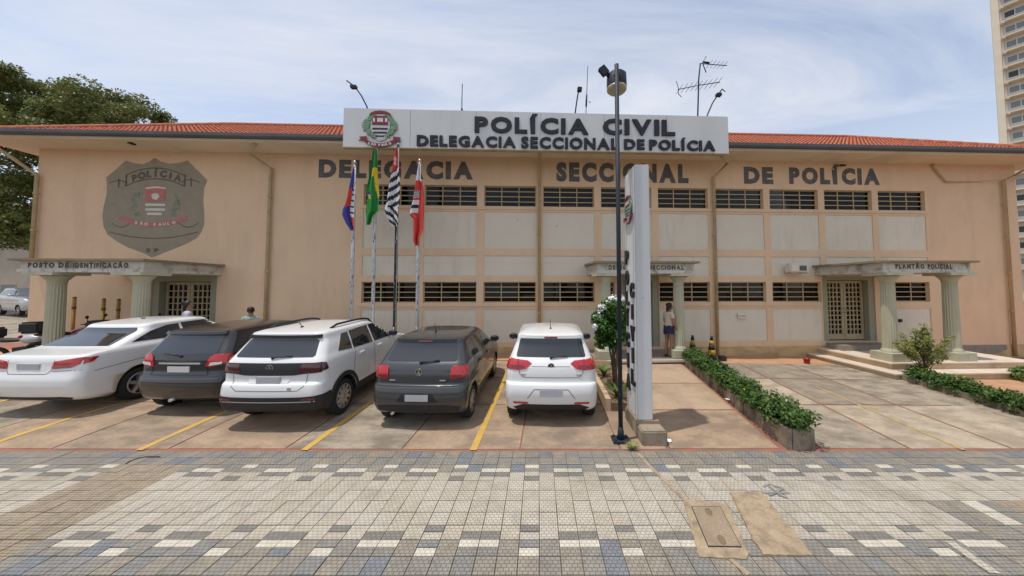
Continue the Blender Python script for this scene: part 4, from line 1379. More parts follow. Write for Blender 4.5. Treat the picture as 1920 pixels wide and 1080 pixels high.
class Car:
    def __init__(self, name, label, loc, yaw, keys, paint, wheels, wr, pitch=0.0, rc=0.17, rf=0.34, archr=None, group="parked cars", paint_seam=SEAM, wheel_w=0.2, rimk=5):
        self.root = thing(name, label, "car", loc, 0, group, rot=(pitch, 0, -yaw))
        self.paint, self.seam = paint, paint_seam
        lv = catmull(keys, 5)
        bm = bmesh.new()
        rings = []
        for (z, yr, yf, w_) in lv:
            bow = 0.06 if z < 1.0 else 0.05
            half_ = outline(yr, yf, w_, rc, rf if z < 1.05 else 0.22, bow, 0.16 if z < 1.05 else 0.12)
            full = half_ + [(-x, y) for x, y in reversed(half_[1:-1])]
            crown = 0
            rings.append([bm.verts.new((x, y, z)) for x, y in full])
        n_ = len(rings[0])
        for i in range(len(rings) - 1):
            for k in range(n_):
                f = bm.faces.new((rings[i][k], rings[i][(k + 1) % n_], rings[i + 1][(k + 1) % n_], rings[i + 1][k]))
                f.smooth = True
        bm.faces.new(list(reversed(rings[0]))); bm.faces.new(rings[-1])
        bmesh.ops.recalc_face_normals(bm, faces=bm.faces)
        self.bvh = BVHTree.FromBMesh(bm)
        me = bpy.data.meshes.new("body"); bm.to_mesh(me); bm.free()
        me.materials.append(paint); me.materials.append(BLACKPL)
        # wheel arches
        self.wmax = max(k[3] for k in keys)
        cutters = []
        ar = archr or wr + 0.055
        for wy in wheels:
            for s_ in (-1, 1):
                c = MB()
                M = Matrix.Translation((s_ * (self.wmax - 0.12), wy, wr + 0.01)) @ Matrix.Rotation(math.pi / 2, 4, 'Y')
                c.lathe([(ar, -0.16), (ar, 0.30)], 28, 1, M=M, smooth=False) if s_ > 0 else c.lathe([(ar, -0.30), (ar, 0.16)], 28, 1, M=M, smooth=False)
                cm = c.mesh("cut", [paint, BLACKPL])
                co = bpy.data.objects.new("cut", cm); COL.objects.link(co); cutters.append(co)
        def mods(o):
            for co in cutters:
                b = o.modifiers.new("b", 'BOOLEAN'); b.operation = 'DIFFERENCE'; b.object = co; b.solver = 'EXACT'
        me = evaluated(me, [mods])
        for co in cutters:
            bpy.data.objects.remove(co)
        self.body = link("body", me, self.root)
        # wheels
        tyre = MB(); w2 = wheel_w / 2
        My = Matrix.Rotation(math.pi / 2, 4, 'Y')
        tyre.lathe([(wr * 0.62, -w2 * 0.8), (wr * 0.70, -w2), (wr * 0.92, -w2), (wr * 0.99, -w2 * 0.75), (wr, -w2 * 0.3), (wr, w2 * 0.3), (wr * 0.99, w2 * 0.75), (wr * 0.92, w2), (wr * 0.70, w2), (wr * 0.62, w2 * 0.8)], 32, 0, M=My, cap=False)
        tme = tyre.mesh("wheel", RUBBER)
        rim = MB()
        rim.lathe([(wr * 0.66, w2 * 0.62), (wr * 0.69, w2 * 1.0), (wr * 0.64, w2 * 1.02), (wr * 0.60, w2 * 0.5), (0.01, w2 * 0.45)], 28, 1, M=My, cap=False)
        for k in range(rimk):
            a = 2 * math.pi * k / rimk
            M = Matrix.Rotation(a, 4, 'X')
            rim.hexa([M @ Vector(p) for p in ((w2 * 0.5, -0.045, 0.02), (w2 * 0.98, -0.04, 0.02), (w2 * 0.98, 0.04, 0.02), (w2 * 0.5, 0.045, 0.02),
                                              (w2 * 0.5, -0.03, wr * 0.66), (w2 * 0.95, -0.025, wr * 0.66), (w2 * 0.95, 0.025, wr * 0.66), (w2 * 0.5, 0.03, wr * 0.66))], 0)
        rim.lathe([(0.055, w2 * 0.9), (0.05, w2 * 1.04), (0.01, w2 * 1.05)], 14, 0, M=My)
        rim.lathe([(wr * 0.60, w2 * 0.94), (wr * 0.68, w2 * 1.0), (wr * 0.68, w2 * 1.03), (wr * 0.60, w2 * 1.0)], 28, 0, M=My, cap=False)
        rme = rim.mesh("rim", [RIM, BLACKPL])
        for wy in wheels:
            for s_ in (-1, 1):
                wo = link("wheel", tme, self.root, (s_ * (self.wmax - w2 - 0.015), wy, wr), (0, 0, 0 if s_ > 0 else math.pi))
                link("rim", rme, wo)

    def cast(self, axis, a, b):
        if axis == 'rear': o, d = Vector((a, -2, b)), Vector((0, 1, 0))
        elif axis == 'right': o, d = Vector((3, a, b)), Vector((-1, 0, 0))
        elif axis == 'left': o, d = Vector((-3, a, b)), Vector((1, 0, 0))
        elif axis == 'top': o, d = Vector((a, b, 4)), Vector((0, 0, -1))
        else: o, d = Vector((a, 8, b)), Vector((0, -1, 0))
        p, nr, _, _ = self.bvh.ray_cast(o, d)
        if p is None:
            p, nr, _, _ = self.bvh.find_nearest(o + d * 2.2)
        return p, nr, d

    def patch(self, name, poly, axis, mat, off=0.006, thick=0.02, parent=None, step=0.06, smooth=True):
        bm = bmesh.new()
        bm.faces.new([bm.verts.new((a, b, 0)) for a, b in poly])
        a0, a1 = min(p[0] for p in poly), max(p[0] for p in poly); b0, b1 = min(p[1] for p in poly), max(p[1] for p in poly)
        for lo, hi, nrm in ((a0, a1, (1, 0, 0)), (b0, b1, (0, 1, 0))):
            n_ = int((hi - lo) / step)
            for i in range(1, n_ + 1):
                t = lo + (hi - lo) * i / (n_ + 1)
                co = (t, 0, 0) if nrm[0] else (0, t, 0)
                bmesh.ops.bisect_plane(bm, geom=bm.verts[:] + bm.edges[:] + bm.faces[:], plane_co=co, plane_no=nrm)
        for v in bm.verts:
            p, nr, d = self.cast(axis, v.co.x, v.co.y)
            if nr.dot(d) > 0: nr = -nr
            v.co = p + nr * off
        _, _, d = self.cast(axis, *poly[0])
        ed = [e for e in bm.edges if e.is_boundary]
        ex = bmesh.ops.extrude_edge_only(bm, edges=ed)
        for v in ex["geom"]:
            if isinstance(v, bmesh.types.BMVert):
                v.co += d * thick
        for f in bm.faces:
            f.smooth = smooth and len(f.verts) > 2
        bmesh.ops.recalc_face_normals(bm, faces=bm.faces)
        # open shell: flip so that most faces look away from the car
        if sum(f.normal.dot(d) * f.calc_area() for f in bm.faces) > 0:
            bmesh.ops.reverse_faces(bm, faces=bm.faces)
        # keep rim edges crisp
        for e in bm.edges:
            if len(e.link_faces) == 2 and e.calc_face_angle(0) > 0.7:
                e.smooth = False
        me = bpy.data.meshes.new(name); bm.to_mesh(me); bm.free(); me.materials.append(mat)
        return link(name, me, parent or self.root)

    def line(self, pts, axis, w_=0.012, mat=None, name="seam", off=0.003):
        bm = bmesh.new()
        pv = [Vector(p) for p in pts]
        fine = []
        for i in range(len(pv) - 1):
            n_ = max(1, int((pv[i + 1] - pv[i]).length / 0.06))
            for j in range(n_):
                fine.append(pv[i].lerp(pv[i + 1], j / n_))
        fine.append(pv[-1])
        L, R_ = [], []
        for i, p in enumerate(fine):
            d = (fine[min(i + 1, len(fine) - 1)] - fine[max(i - 1, 0)]).normalized()
            n2 = Vector((-d.y, d.x)) * w_ / 2
            for lst, q in ((L, p + n2), (R_, p - n2)):
                c, nr, dd = self.cast(axis, q.x, q.y)
                if nr.dot(dd) > 0: nr = -nr
                lst.append(bm.verts.new(c + nr * off))
        for i in range(len(fine) - 1):
            bm.faces.new((L[i], L[i + 1], R_[i + 1], R_[i]))
        me = bpy.data.meshes.new(name); bm.to_mesh(me); bm.free(); me.materials.append(mat or self.seam)
        return link(name, me, self.root)

    def mirror_shell(self, y, z, mat, out=0.12):
        for s_ in (-1, 1):
            m_ = MB()
            p, _, _ = self.cast('right' if s_ > 0 else 'left', y, z)
            m_.ball((p.x + s_ * out, y + 0.02, z + 0.02), (0.11, 0.07, 0.075), 0, 14, 10)
            m_.tube([(p.x - s_ * 0.02, y, z - 0.03), (p.x + s_ * out * 0.6, y + 0.01, z - 0.02)], 0.025, 6, 1)
            mo = m_.build("wing_mirror", [mat, BLACKPL], self.root)
            g_ = MB(); g_.box((p.x + s_ * out - 0.075, y - 0.052, z - 0.03), (p.x + s_ * out + 0.075, y - 0.046, z + 0.065)); g_.build("mirror_glass", CARGLASS, mo)

    def antenna(self, y, h_=0.2, lean=-0.1):
        p, _, _ = self.cast('top', 0.0, y)
        m_ = MB(); m_.ball((0, y, p.z + 0.005), (0.022, 0.04, 0.02)); m_.tube([(0, y, p.z), (0, y + lean, p.z + h_)], [0.008, 0.004], 6)
        m_.build("antenna", BLACKPL, self.root)

    def badge(self, x, z, r=0.055, letters=True):
        p, nr, _ = self.cast('rear', x, z)
        m_ = MB()
        N = 24
        for ro_, ri, dy_ in ((r, r * 0.86, 0.012),):
            for k in range(N):
                a, b = 2 * math.pi * k / N, 2 * math.pi * (k + 1) / N
                m_.hexa([(p.x + ri * math.cos(a), p.y, p.z + ri * math.sin(a)), (p.x + ro_ * math.cos(a), p.y, p.z + ro_ * math.sin(a)), (p.x + ro_ * math.cos(b), p.y, p.z + ro_ * math.sin(b)), (p.x + ri * math.cos(b), p.y, p.z + ri * math.sin(b)),
                         (p.x + ri * math.cos(a), p.y - dy_, p.z + ri * math.sin(a)), (p.x + ro_ * math.cos(a), p.y - dy_, p.z + ro_ * math.sin(a)), (p.x + ro_ * math.cos(b), p.y - dy_, p.z + ro_ * math.sin(b)), (p.x + ri * math.cos(b), p.y - dy_, p.z + ri * math.sin(b))])
        m_.lathe([(r * 0.86, -0.001), (r * 0.86, 0.006)], 24, 1, M=Matrix.Translation(p) @ Matrix.Rotation(math.pi / 2, 4, 'X'))
        if letters:
            for ch, zo in (("V", 0.08), ("W", -0.72)):
                vs_, fs, x0, x1, y0, y1 = GLYPH[1, ch]
                sc = r * 0.78
                glyph_mesh(m_.bm, ch, 1, lambda a, b, d: (p.x + (a - (x1 - x0) / 2) * sc * (1.0 if ch == "V" else 1.15), p.y - 0.011 + d, p.z + (b * 0.95 + zo) * sc), 0, 0.004)
        m_.build("emblem", [CHROME, BLACKPL], self.root)

    def wiper(self, x0, z0, x1, z1):
        p, n1_, _ = self.cast('rear', x0, z0); q, n2_, _ = self.cast('rear', x1, z1)
        m_ = MB(); m_.tube([p - Vector((0, 0.025, -0.012)), q - Vector((0, 0.025, -0.01))], [0.016, 0.009], 6); m_.ball(p - Vector((0, 0.015, 0)), 0.025)
        m_.build("wiper", BLACKPL, self.root)

    def box_on(self, name, x0, x1, z0, z1, mat, out=0.012, parent=None):
        ps = [self.cast('rear', x, z)[0] for x in (x0, x1) for z in (z0, z1)]
        y0 = min(p.y for p in ps) - out
        m_ = MB(); m_.box((x0, y0, z0), (x1, y0 + 0.04, z1)); return m_.build(name, mat, parent or self.root)


def mirrored(poly):
    return [(-a, b) for a, b in reversed(poly)]


def car_pose(X, Y, yaw):
    z0 = gz(X, Y + 0.7); z1 = gz(X, Y + 3.1)
    pitch = math.atan2(z1 - z0, 2.4)
    return (X, Y, z0 - 0.7 * (z1 - z0) / 2.4), pitch


def side_windows(c, polys, mat=CARGLASS):
    for ax in ('right', 'left'):
        for poly in polys:
            c.patch("side_window", poly, ax, mat, 0.004, 0.02)


# ---- dark grey hatchback
def hatch_keys(L, W, H, zs=1.0, tall=0.0):
    hw = W / 2
    b = 1.0 + tall
    return [(0.20, 0.32, L - 0.35, hw * 0.88), (0.27, 0.10, L - 0.12, hw * 0.965), (0.42, 0.025, L - 0.02, hw * 0.995), (0.58, 0.0, L, hw), (0.70, 0.02, L - 0.02, hw),
            (0.745, 0.05, L - 0.05, hw * 0.998), (0.765, 0.085, L - 0.07, hw * 0.997), (0.90, 0.10, L - 0.30, hw * 0.995), (1.0, 0.12, L - 0.75, hw * 0.98), (1.05, 0.145, L - 1.00, hw * 0.965),
            (1.10, 0.18, L - 1.12, hw * 0.945), (1.16, 0.235, L - 1.22, hw * 0.915), (1.28, 0.335, L - 1.40, hw * 0.86), (1.40, 0.425, L - 1.60, hw * 0.80), (H - 0.085, 0.44, L - 1.75, hw * 0.765),
            (H - 0.055, 0.47, L - 1.85, hw * 0.73), (H - 0.03, 0.62, L - 1.98, hw * 0.66), (H - 0.012, 0.85, L - 2.10, hw * 0.53), (H - 0.003, 1.1, L - 2.25, hw * 0.38), (H, 1.35, L - 2.38, hw * 0.15)]


loc, pit = car_pose(-2.10, 5.60, rad(3))
c = Car("hatchback", "dark grey metallic hatchback parked between the white compact SUV and the white hatchback", loc, rad(2.0), hatch_keys(3.9, 1.68, 1.545), GREYPAINT, (0.62, 3.08), 0.295, pit, rimk=6)
c.patch("rear_window", [(-0.60, 1.135), (0.60, 1.135), (0.635, 1.16), (0.575, 1.39), (0.52, 1.425), (-0.52, 1.425), (-0.575, 1.39), (-0.635, 1.16)], 'rear', CARGLASS, 0.005)
c.patch("spoiler", [(-0.56, 1.432), (0.56, 1.432), (0.55, 1.475), (-0.55, 1.475)], 'rear', BLACKPL, 0.02, 0.05)
c.patch("brake_light", [(-0.13, 1.437), (0.13, 1.437), (0.13, 1.46), (-0.13, 1.46)], 'rear', TAILDARK, 0.03, 0.03)
tl = [(0.55, 0.875), (0.585, 0.86), (0.80, 0.885), (0.80, 1.055), (0.60, 1.065), (0.555, 1.04)]
for poly in (tl, mirrored(tl)):
    o = c.patch("tail_light", poly, 'rear', TAIL, 0.016, 0.05)
    s_ = 1 if poly[0][0] > 0 else -1
    c.patch("reversing_light", [(s_ * a, b) for a, b in ((0.57, 0.885), (0.74, 0.895), (0.74, 0.925), (0.57, 0.92))], 'rear', TAILDARK, 0.02, 0.03, o)
c.line([(-0.57, 1.05), (-0.545, 0.86), (-0.52, 0.845), (-0.45, 0.79), (0.45, 0.79), (0.52, 0.845), (0.545, 0.86), (0.57, 1.05)], 'rear', 0.012)
c.line([(-0.80, 0.745), (-0.45, 0.742), (0.45, 0.742), (0.80, 0.745)], 'rear', 0.010)
c.patch("bumper_recess", [(-0.36, 0.485), (0.36, 0.485), (0.27, 0.63), (-0.27, 0.63)], 'rear', BLACKPL, 0.003, 0.01)
c.box_on("number_plate", -0.20, 0.20, 0.505, 0.615, PLATE, 0.012)
c.patch("bumper_lower", [(-0.70, 0.30), (0.70, 0.30), (0.74, 0.40), (0.5, 0.43), (-0.5, 0.43), (-0.74, 0.40)], 'rear', BLACKPL, 0.004, 0.01)
c.badge(0.0, 0.975, 0.06)
c.wiper(0.0, 1.12, 0.33, 1.15)
for x in (-0.47, 0.42):
    c.box_on("lettering_strip", x - 0.05, x + 0.05, 0.825, 0.845, CHROME, 0.004)
side_windows(c, [[(0.60, 1.12), (0.98, 1.09), (1.0, 1.40), (0.78, 1.40), (0.66, 1.28)], [(1.04, 1.09), (1.72, 1.07), (1.72, 1.42), (1.06, 1.42)], [(1.79, 1.07), (2.62, 1.06), (2.20, 1.36), (2.0, 1.42), (1.79, 1.42)]])
for ax in ('right', 'left'):
    for seam in ([(1.02, 1.08), (1.0, 0.75), (0.98, 0.42)], [(1.755, 1.07), (1.755, 0.40)], [(2.66, 1.05), (2.72, 0.85), (2.70, 0.42)], [(0.98, 0.36), (2.70, 0.36)]):
        c.line(seam, ax, 0.012)
    c.patch("door_handle", [(1.12, 0.925), (1.28, 0.93), (1.28, 0.965), (1.12, 0.96)], ax, GREYPAINT, 0.03, 0.04)
    c.patch("door_handle", [(1.85, 0.915), (2.01, 0.92), (2.01, 0.955), (1.85, 0.95)], ax, GREYPAINT, 0.03, 0.04)
for ax in ('right', 'left'):
    c.patch("tail_light_side", [(0.205, 0.895), (0.28, 0.91), (0.31, 1.04), (0.23, 1.05)], ax, TAIL, 0.014, 0.04, step=0.03)
c.patch("windscreen", [(-0.55, 1.12), (0.55, 1.12), (0.48, 1.40), (-0.48, 1.40)], 'front', CARGLASS, 0.004)
c.mirror_shell(2.45, 1.10, BLACKPL, 0.13)
c.antenna(0.95, 0.18, -0.08)
m = MB(); m.tube([(-0.45, 0.05, 0.27), (-0.45, 0.3, 0.27)], 0.025, 8); m.build("exhaust", CHROME, c.root)

# ---- white small hatchback
loc, pit = car_pose(0.22, 5.72, rad(2))
k5 = hatch_keys(3.82, 1.66, 1.60)
k5 = [(z if z < 1.0 else z, yr, yf, w_) for z, yr, yf, w_ in k5]
c = Car("hatchback", "white small hatchback parked beside the low planter wall and lamp post", loc, rad(1.4), k5, WHITEPAINT, (0.60, 3.02), 0.295, pit, paint_seam=SEAMW)
c.patch("rear_window", [(-0.615, 1.17), (0.615, 1.17), (0.635, 1.19), (0.585, 1.44), (0.55, 1.475), (-0.55, 1.475), (-0.585, 1.44), (-0.635, 1.19)], 'rear', CARGLASS, 0.005)
c.patch("spoiler", [(-0.57, 1.480), (0.57, 1.480), (0.56, 1.525), (-0.56, 1.525)], 'rear', WHITEPAINT, 0.035, 0.06)
c.patch("brake_light", [(-0.12, 1.485), (0.12, 1.485), (0.12, 1.510), (-0.12, 1.510)], 'rear', TAILDARK, 0.045, 0.03)
tl = [(0.35, 1.075), (0.42, 1.115), (0.79, 1.145), (0.79, 0.975), (0.55, 0.965), (0.45, 0.995)]
for poly in (tl, mirrored(tl)):
    o = c.patch("tail_light", poly, 'rear', TAIL, 0.014, 0.05)
    s_ = 1 if poly[0][0] > 0 else -1
    c.patch("reversing_light", [(s_ * a, b) for a, b in ((0.47, 1.005), (0.76, 1.0), (0.76, 1.04), (0.50, 1.045))], 'rear', TAILDARK, 0.018, 0.03, o)
    c.patch("lamp_divider", [(s_ * a, b) for a, b in ((0.585, 0.965), (0.605, 0.965), (0.605, 1.13), (0.585, 1.13))], 'rear', TAILDARK, 0.019, 0.03, o)
c.line([(-0.585, 1.0), (-0.56, 0.90), (-0.48, 0.845), (0.48, 0.845), (0.56, 0.90), (0.585, 1.0)], 'rear', 0.010)
c.line([(-0.35, 1.03), (0.35, 1.03)], 'rear', 0.008)
c.line([(-0.42, 0.50), (-0.30, 0.66), (0.30, 0.66), (0.42, 0.50)], 'rear', 0.012)
c.box_on("number_plate", -0.20, 0.20, 0.54, 0.65, PLATE, 0.010)
c.patch("bumper_lower", [(-0.60, 0.27), (0.60, 0.27), (0.68, 0.33), (0.50, 0.395), (-0.50, 0.395), (-0.68, 0.33)], 'rear', BLACKPL, 0.004, 0.01)
for s_ in (-1, 1):
    c.patch("reflector", [(s_ * a, b) for a, b in ((0.40, 0.405), (0.66, 0.40), (0.68, 0.44), (0.42, 0.44))], 'rear', TAIL, 0.008, 0.02)
c.badge(0.0, 1.035, 0.06)
c.wiper(0.0, 1.165, 0.30, 1.185)
for x in (-0.50, 0.50):
    c.box_on("lettering_strip", x - 0.05, x + 0.05, 0.885, 0.905, CHROME, 0.004)
side_windows(c, [[(0.66, 1.14), (0.98, 1.11), (1.0, 1.45), (0.80, 1.45)], [(1.04, 1.11), (1.72, 1.08), (1.72, 1.48), (1.06, 1.47)], [(1.79, 1.08), (2.55, 1.07), (2.15, 1.38), (1.98, 1.47), (1.79, 1.47)]])
for ax in ('right', 'left'):
    c.patch("tail_light_side", [(0.22, 0.985), (0.29, 1.0), (0.33, 1.12), (0.26, 1.13)], ax, TAIL, 0.012, 0.04, step=0.03)
    for seam in ([(1.02, 1.10), (1.0, 0.75), (0.98, 0.42)], [(1.755, 1.07), (1.755, 0.40)]):
        c.line(seam, ax, 0.012)
c.patch("windscreen", [(-0.55, 1.14), (0.55, 1.14), (0.48, 1.44), (-0.48, 1.44)], 'front', CARGLASS, 0.004)
c.mirror_shell(2.42, 1.13, BLACKPL, 0.15)
c.antenna(0.90, 0.20, -0.04)

# ---- white compact SUV
L, hw, H = 4.2, 0.885, 1.655
kS = [(0.26, 0.34, L - 0.35, hw * 0.90), (0.33, 0.08, L - 0.10, hw * 0.975), (0.48, 0.01, L - 0.01, hw * 1.0), (0.62, 0.0, L, hw), (0.76, 0.025, L - 0.02, hw), (0.80, 0.06, L - 0.04, hw * 0.998), (0.825, 0.085, L - 0.05, hw * 0.997),
      (0.98, 0.095, L - 0.25, hw * 0.995), (1.08, 0.105, L - 0.75, hw * 0.985), (1.13, 0.12, L - 1.10, hw * 0.972), (1.18, 0.15, L - 1.25, hw * 0.95), (1.24, 0.20, L - 1.36, hw * 0.92), (1.36, 0.30, L - 1.54, hw * 0.87), (1.48, 0.39, L - 1.75, hw * 0.81),
      (H - 0.085, 0.40, L - 1.92, hw * 0.775), (H - 0.055, 0.42, L - 2.05, hw * 0.74), (H - 0.03, 0.60, L - 2.15, hw * 0.67), (H - 0.012, 0.9, L - 2.28, hw * 0.54), (H - 0.003, 1.2, L - 2.4, hw * 0.40), (H, 1.5, L - 2.52, hw * 0.15)]
loc, pit = car_pose(-4.62, 5.50, rad(1))
c = Car("compact_suv", "white compact SUV with roof rails and black wheel arches beside the flagpoles", loc, rad(0.0), kS, WHITEPAINT, (0.78, 3.43), 0.335, pit, archr=0.385, paint_seam=SEAMW, wheel_w=0.215, rimk=10)
c.patch("rear_window", [(-0.66, 1.215), (0.66, 1.215), (0.69, 1.24), (0.63, 1.465), (0.58, 1.49), (-0.58, 1.49), (-0.63, 1.465), (-0.69, 1.24)], 'rear', CARGLASS, 0.005)
c.patch("spoiler", [(-0.64, 1.498), (0.64, 1.498), (0.63, 1.56), (-0.63, 1.56)], 'rear', BLACKPL, 0.03, 0.06)
c.patch("light_band", [(-0.835, 0.965), (-0.6, 0.955), (-0.42, 0.93), (0.42, 0.93), (0.6, 0.955), (0.835, 0.965), (0.825, 1.13), (-0.825, 1.13)], 'rear', BLACKPL, 0.010, 0.04)
for s_ in (-1, 1):
    c.patch("tail_light", [(s_ * a, b) for a, b in ((0.50, 0.975), (0.82, 0.985), (0.815, 1.115), (0.54, 1.12))], 'rear', TAILBLACK, 0.016, 0.03)
c.patch("bumper_lower", [(-0.79, 0.33), (0.79, 0.33), (0.83, 0.60), (0.6, 0.585), (-0.6, 0.585), (-0.83, 0.60)], 'rear', BLACKPL, 0.012, 0.03, step=0.025)
c.patch("bumper_trim", [(-0.80, 0.500), (0.80, 0.500), (0.80, 0.514), (-0.80, 0.514)], 'rear', SILVERPAINT, 0.014, 0.03)
for s_ in (-1, 1):
    c.patch("reflector", [(s_ * a, b) for a, b in ((0.60, 0.53), (0.80, 0.535), (0.80, 0.565), (0.60, 0.56))], 'rear', TAILDARK, 0.014, 0.03)
c.line([(-0.64, 0.95), (-0.62, 0.76), (-0.52, 0.69), (0.52, 0.69), (0.62, 0.76), (0.64, 0.95)], 'rear', 0.010)
c.patch("plate_recess", [(-0.33, 0.80), (0.33, 0.80), (0.38, 0.925), (-0.38, 0.925)], 'rear', WHITEPAINT, 0.003, 0.01)
c.box_on("number_plate", -0.20, 0.20, 0.805, 0.915, PLATE, 0.012)
c.badge(0.0, 1.055, 0.06)
c.wiper(0.0, 1.21, 0.32, 1.235)
c.box_on("lettering_strip", 0.36, 0.42, 0.705, 0.745, CHROME, 0.004)
side_windows(c, [[(0.66, 1.22), (1.08, 1.18), (1.12, 1.51), (0.92, 1.505)], [(1.13, 1.18), (1.86, 1.155), (1.86, 1.535), (1.17, 1.52)], [(1.92, 1.155), (2.80, 1.14), (2.40, 1.43), (2.15, 1.53), (1.92, 1.535)]])
for ax in ('right', 'left'):
    for seam in ([(1.14, 1.17), (1.10, 0.88), (1.06, 0.55)], [(1.89, 1.15), (1.89, 0.48)], [(2.84, 1.12), (2.92, 0.9), (2.90, 0.50)]):
        c.line(seam, ax, 0.012)
    c.patch("sill_cladding", [(1.16, 0.30), (3.04, 0.30), (3.04, 0.46), (1.16, 0.46)], ax, BLACKPL, 0.010, 0.03)
    c.patch("bumper_side", [(0.075, 0.33), (0.36, 0.33), (0.36, 0.60), (0.085, 0.60)], ax, BLACKPL, 0.012, 0.03, step=0.025)
    c.patch("lamp_side", [(0.12, 0.975), (0.30, 1.0), (0.27, 1.12), (0.14, 1.125)], ax, TAILBLACK, 0.010, 0.03)
    for wy in (0.78, 3.43):
        arc_o = [(wy + 0.455 * math.cos(a), 0.345 + 0.455 * math.sin(a)) for a in [math.pi * k / 14 for k in range(15)]]
        arc_i = [(wy + 0.385 * math.cos(a), 0.345 + 0.385 * math.sin(a)) for a in [math.pi * k / 14 for k in range(14, -1, -1)]]
        for k in range(14):
            pass
        c.line([(wy + 0.425 * math.cos(a), 0.345 + 0.425 * math.sin(a)) for a in [math.pi * k / 20 for k in range(21)]], ax, 0.085, BLACKPL, "arch_trim", 0.012)
    for y in (1.28, 2.02):
        c.patch("door_handle", [(y, 1.015), (y + 0.17, 1.02), (y + 0.17, 1.055), (y, 1.05)], ax, WHITEPAINT, 0.03, 0.04)
    s_ = 1 if ax == 'right' else -1
    m = MB()
    pts = []
    for k in range(9):
        y = 0.80 + 1.55 * k / 8
        p, _, _ = c.cast('top', s_ * 0.585, y)
        pts.append((s_ * 0.585, y, p.z + (0.05 if 0 < k < 8 else 0.0)))
    m.tube(pts, 0.022, 8); m.build("roof_rail", BLACKPL, c.root)
c.patch("windscreen", [(-0.6, 1.20), (0.6, 1.20), (0.52, 1.50), (-0.52, 1.50)], 'front', CARGLASS, 0.004)
c.mirror_shell(2.60, 1.20, BLACKPL, 0.14)
c.antenna(0.85, 0.13, -0.10)

# ---- black tall hatchback
L, hw, H = 3.95, 0.85, 1.585
kB = [(0.22, 0.30, L - 0.35, hw * 0.88), (0.30, 0.09, L - 0.12, hw * 0.965), (0.45, 0.02, L - 0.02, hw * 0.995), (0.60, 0.0, L, hw), (0.72, 0.03, L - 0.03, hw), (0.80, 0.075, L - 0.12, hw * 0.998), (0.95, 0.09, L - 0.40, hw * 0.995),
      (1.05, 0.105, L - 0.75, hw * 0.98), (1.12, 0.13, L - 0.95, hw * 0.965), (1.18, 0.17, L - 1.08, hw * 0.94), (1.30, 0.26, L - 1.30, hw * 0.885), (1.42, 0.34, L - 1.55, hw * 0.83), (H - 0.085, 0.37, L - 1.75, hw * 0.78),
      (H - 0.055, 0.39, L - 1.85, hw * 0.745), (H - 0.03, 0.58, L - 1.98, hw * 0.67), (H - 0.012, 0.85, L - 2.1, hw * 0.54), (H - 0.003, 1.1, L - 2.25, hw * 0.4), (H, 1.35, L - 2.38, hw * 0.15)]
loc, pit = car_pose(-6.78, 6.05, rad(2))
c = Car("hatchback", "black tall hatchback wedged between the white sedan and the white compact SUV", loc, rad(1.5), kB, BLACKPAINT, (0.60, 3.08), 0.30, pit)
c.patch("rear_window", [(-0.60, 1.13), (0.60, 1.13), (0.64, 1.17), (0.575, 1.43), (0.54, 1.455), (-0.54, 1.455), (-0.575, 1.43), (-0.64, 1.17)], 'rear', CARGLASS, 0.005)
c.patch("spoiler", [(-0.60, 1.462), (0.60, 1.462), (0.58, 1.51), (-0.58, 1.51)], 'rear', BLACKPAINT, 0.04, 0.06)
tl = [(0.50, 0.92), (0.60, 0.90), (0.81, 0.96), (0.80, 1.12), (0.62, 1.13), (0.56, 1.09)]
for poly in (tl, mirrored(tl)):
    o = c.patch("tail_light", poly, 'rear', TAIL, 0.018, 0.05)
    s_ = 1 if poly[0][0] > 0 else -1
    c.patch("reversing_light", [(s_ * a, b) for a, b in ((0.56, 0.925), (0.76, 0.955), (0.76, 1.0), (0.58, 0.985))], 'rear', LAMPWHITE, 0.022, 0.03, o)
c.patch("chrome_strip", [(-0.40, 0.955), (0.40, 0.955), (0.40, 0.985), (-0.40, 0.985)], 'rear', CHROME, 0.016, 0.03)
c.box_on("number_plate", -0.21, 0.21, 0.81, 0.915, PLATEW, 0.012)
c.line([(-0.56, 1.10), (-0.52, 0.90), (-0.55, 0.76), (0.55, 0.76), (0.52, 0.90), (0.56, 1.10)], 'rear', 0.012)
c.line([(-0.80, 0.70), (0.80, 0.70)], 'rear', 0.010, SEAMW)
c.wiper(0.0, 1.10, -0.34, 1.14)
side_windows(c, [[(0.62, 1.16), (1.0, 1.13), (1.02, 1.44), (0.80, 1.44)], [(1.06, 1.13), (1.75, 1.11), (1.75, 1.47), (1.08, 1.46)], [(1.81, 1.11), (2.68, 1.10), (2.30, 1.36), (2.05, 1.46), (1.81, 1.47)]])
for ax in ('right', 'left'):
    c.patch("tail_light_side", [(0.21, 0.975), (0.27, 0.99), (0.30, 1.09), (0.24, 1.10)], ax, TAIL, 0.014, 0.04, step=0.03)
    for seam in ([(1.03, 1.12), (1.0, 0.75), (0.98, 0.42)], [(1.78, 1.10), (1.78, 0.40)]):
        c.line(seam, ax, 0.012)
c.patch("windscreen", [(-0.56, 1.15), (0.56, 1.15), (0.48, 1.42), (-0.48, 1.42)], 'front', CARGLASS, 0.004)
c.mirror_shell(2.5, 1.13, BLACKPAINT, 0.13)
m = MB(); m.tube([(-0.1, 0.02, 0.30), (-0.1, 0.2, 0.30)], 0.03, 8); m.build("exhaust", CHROME, c.root)

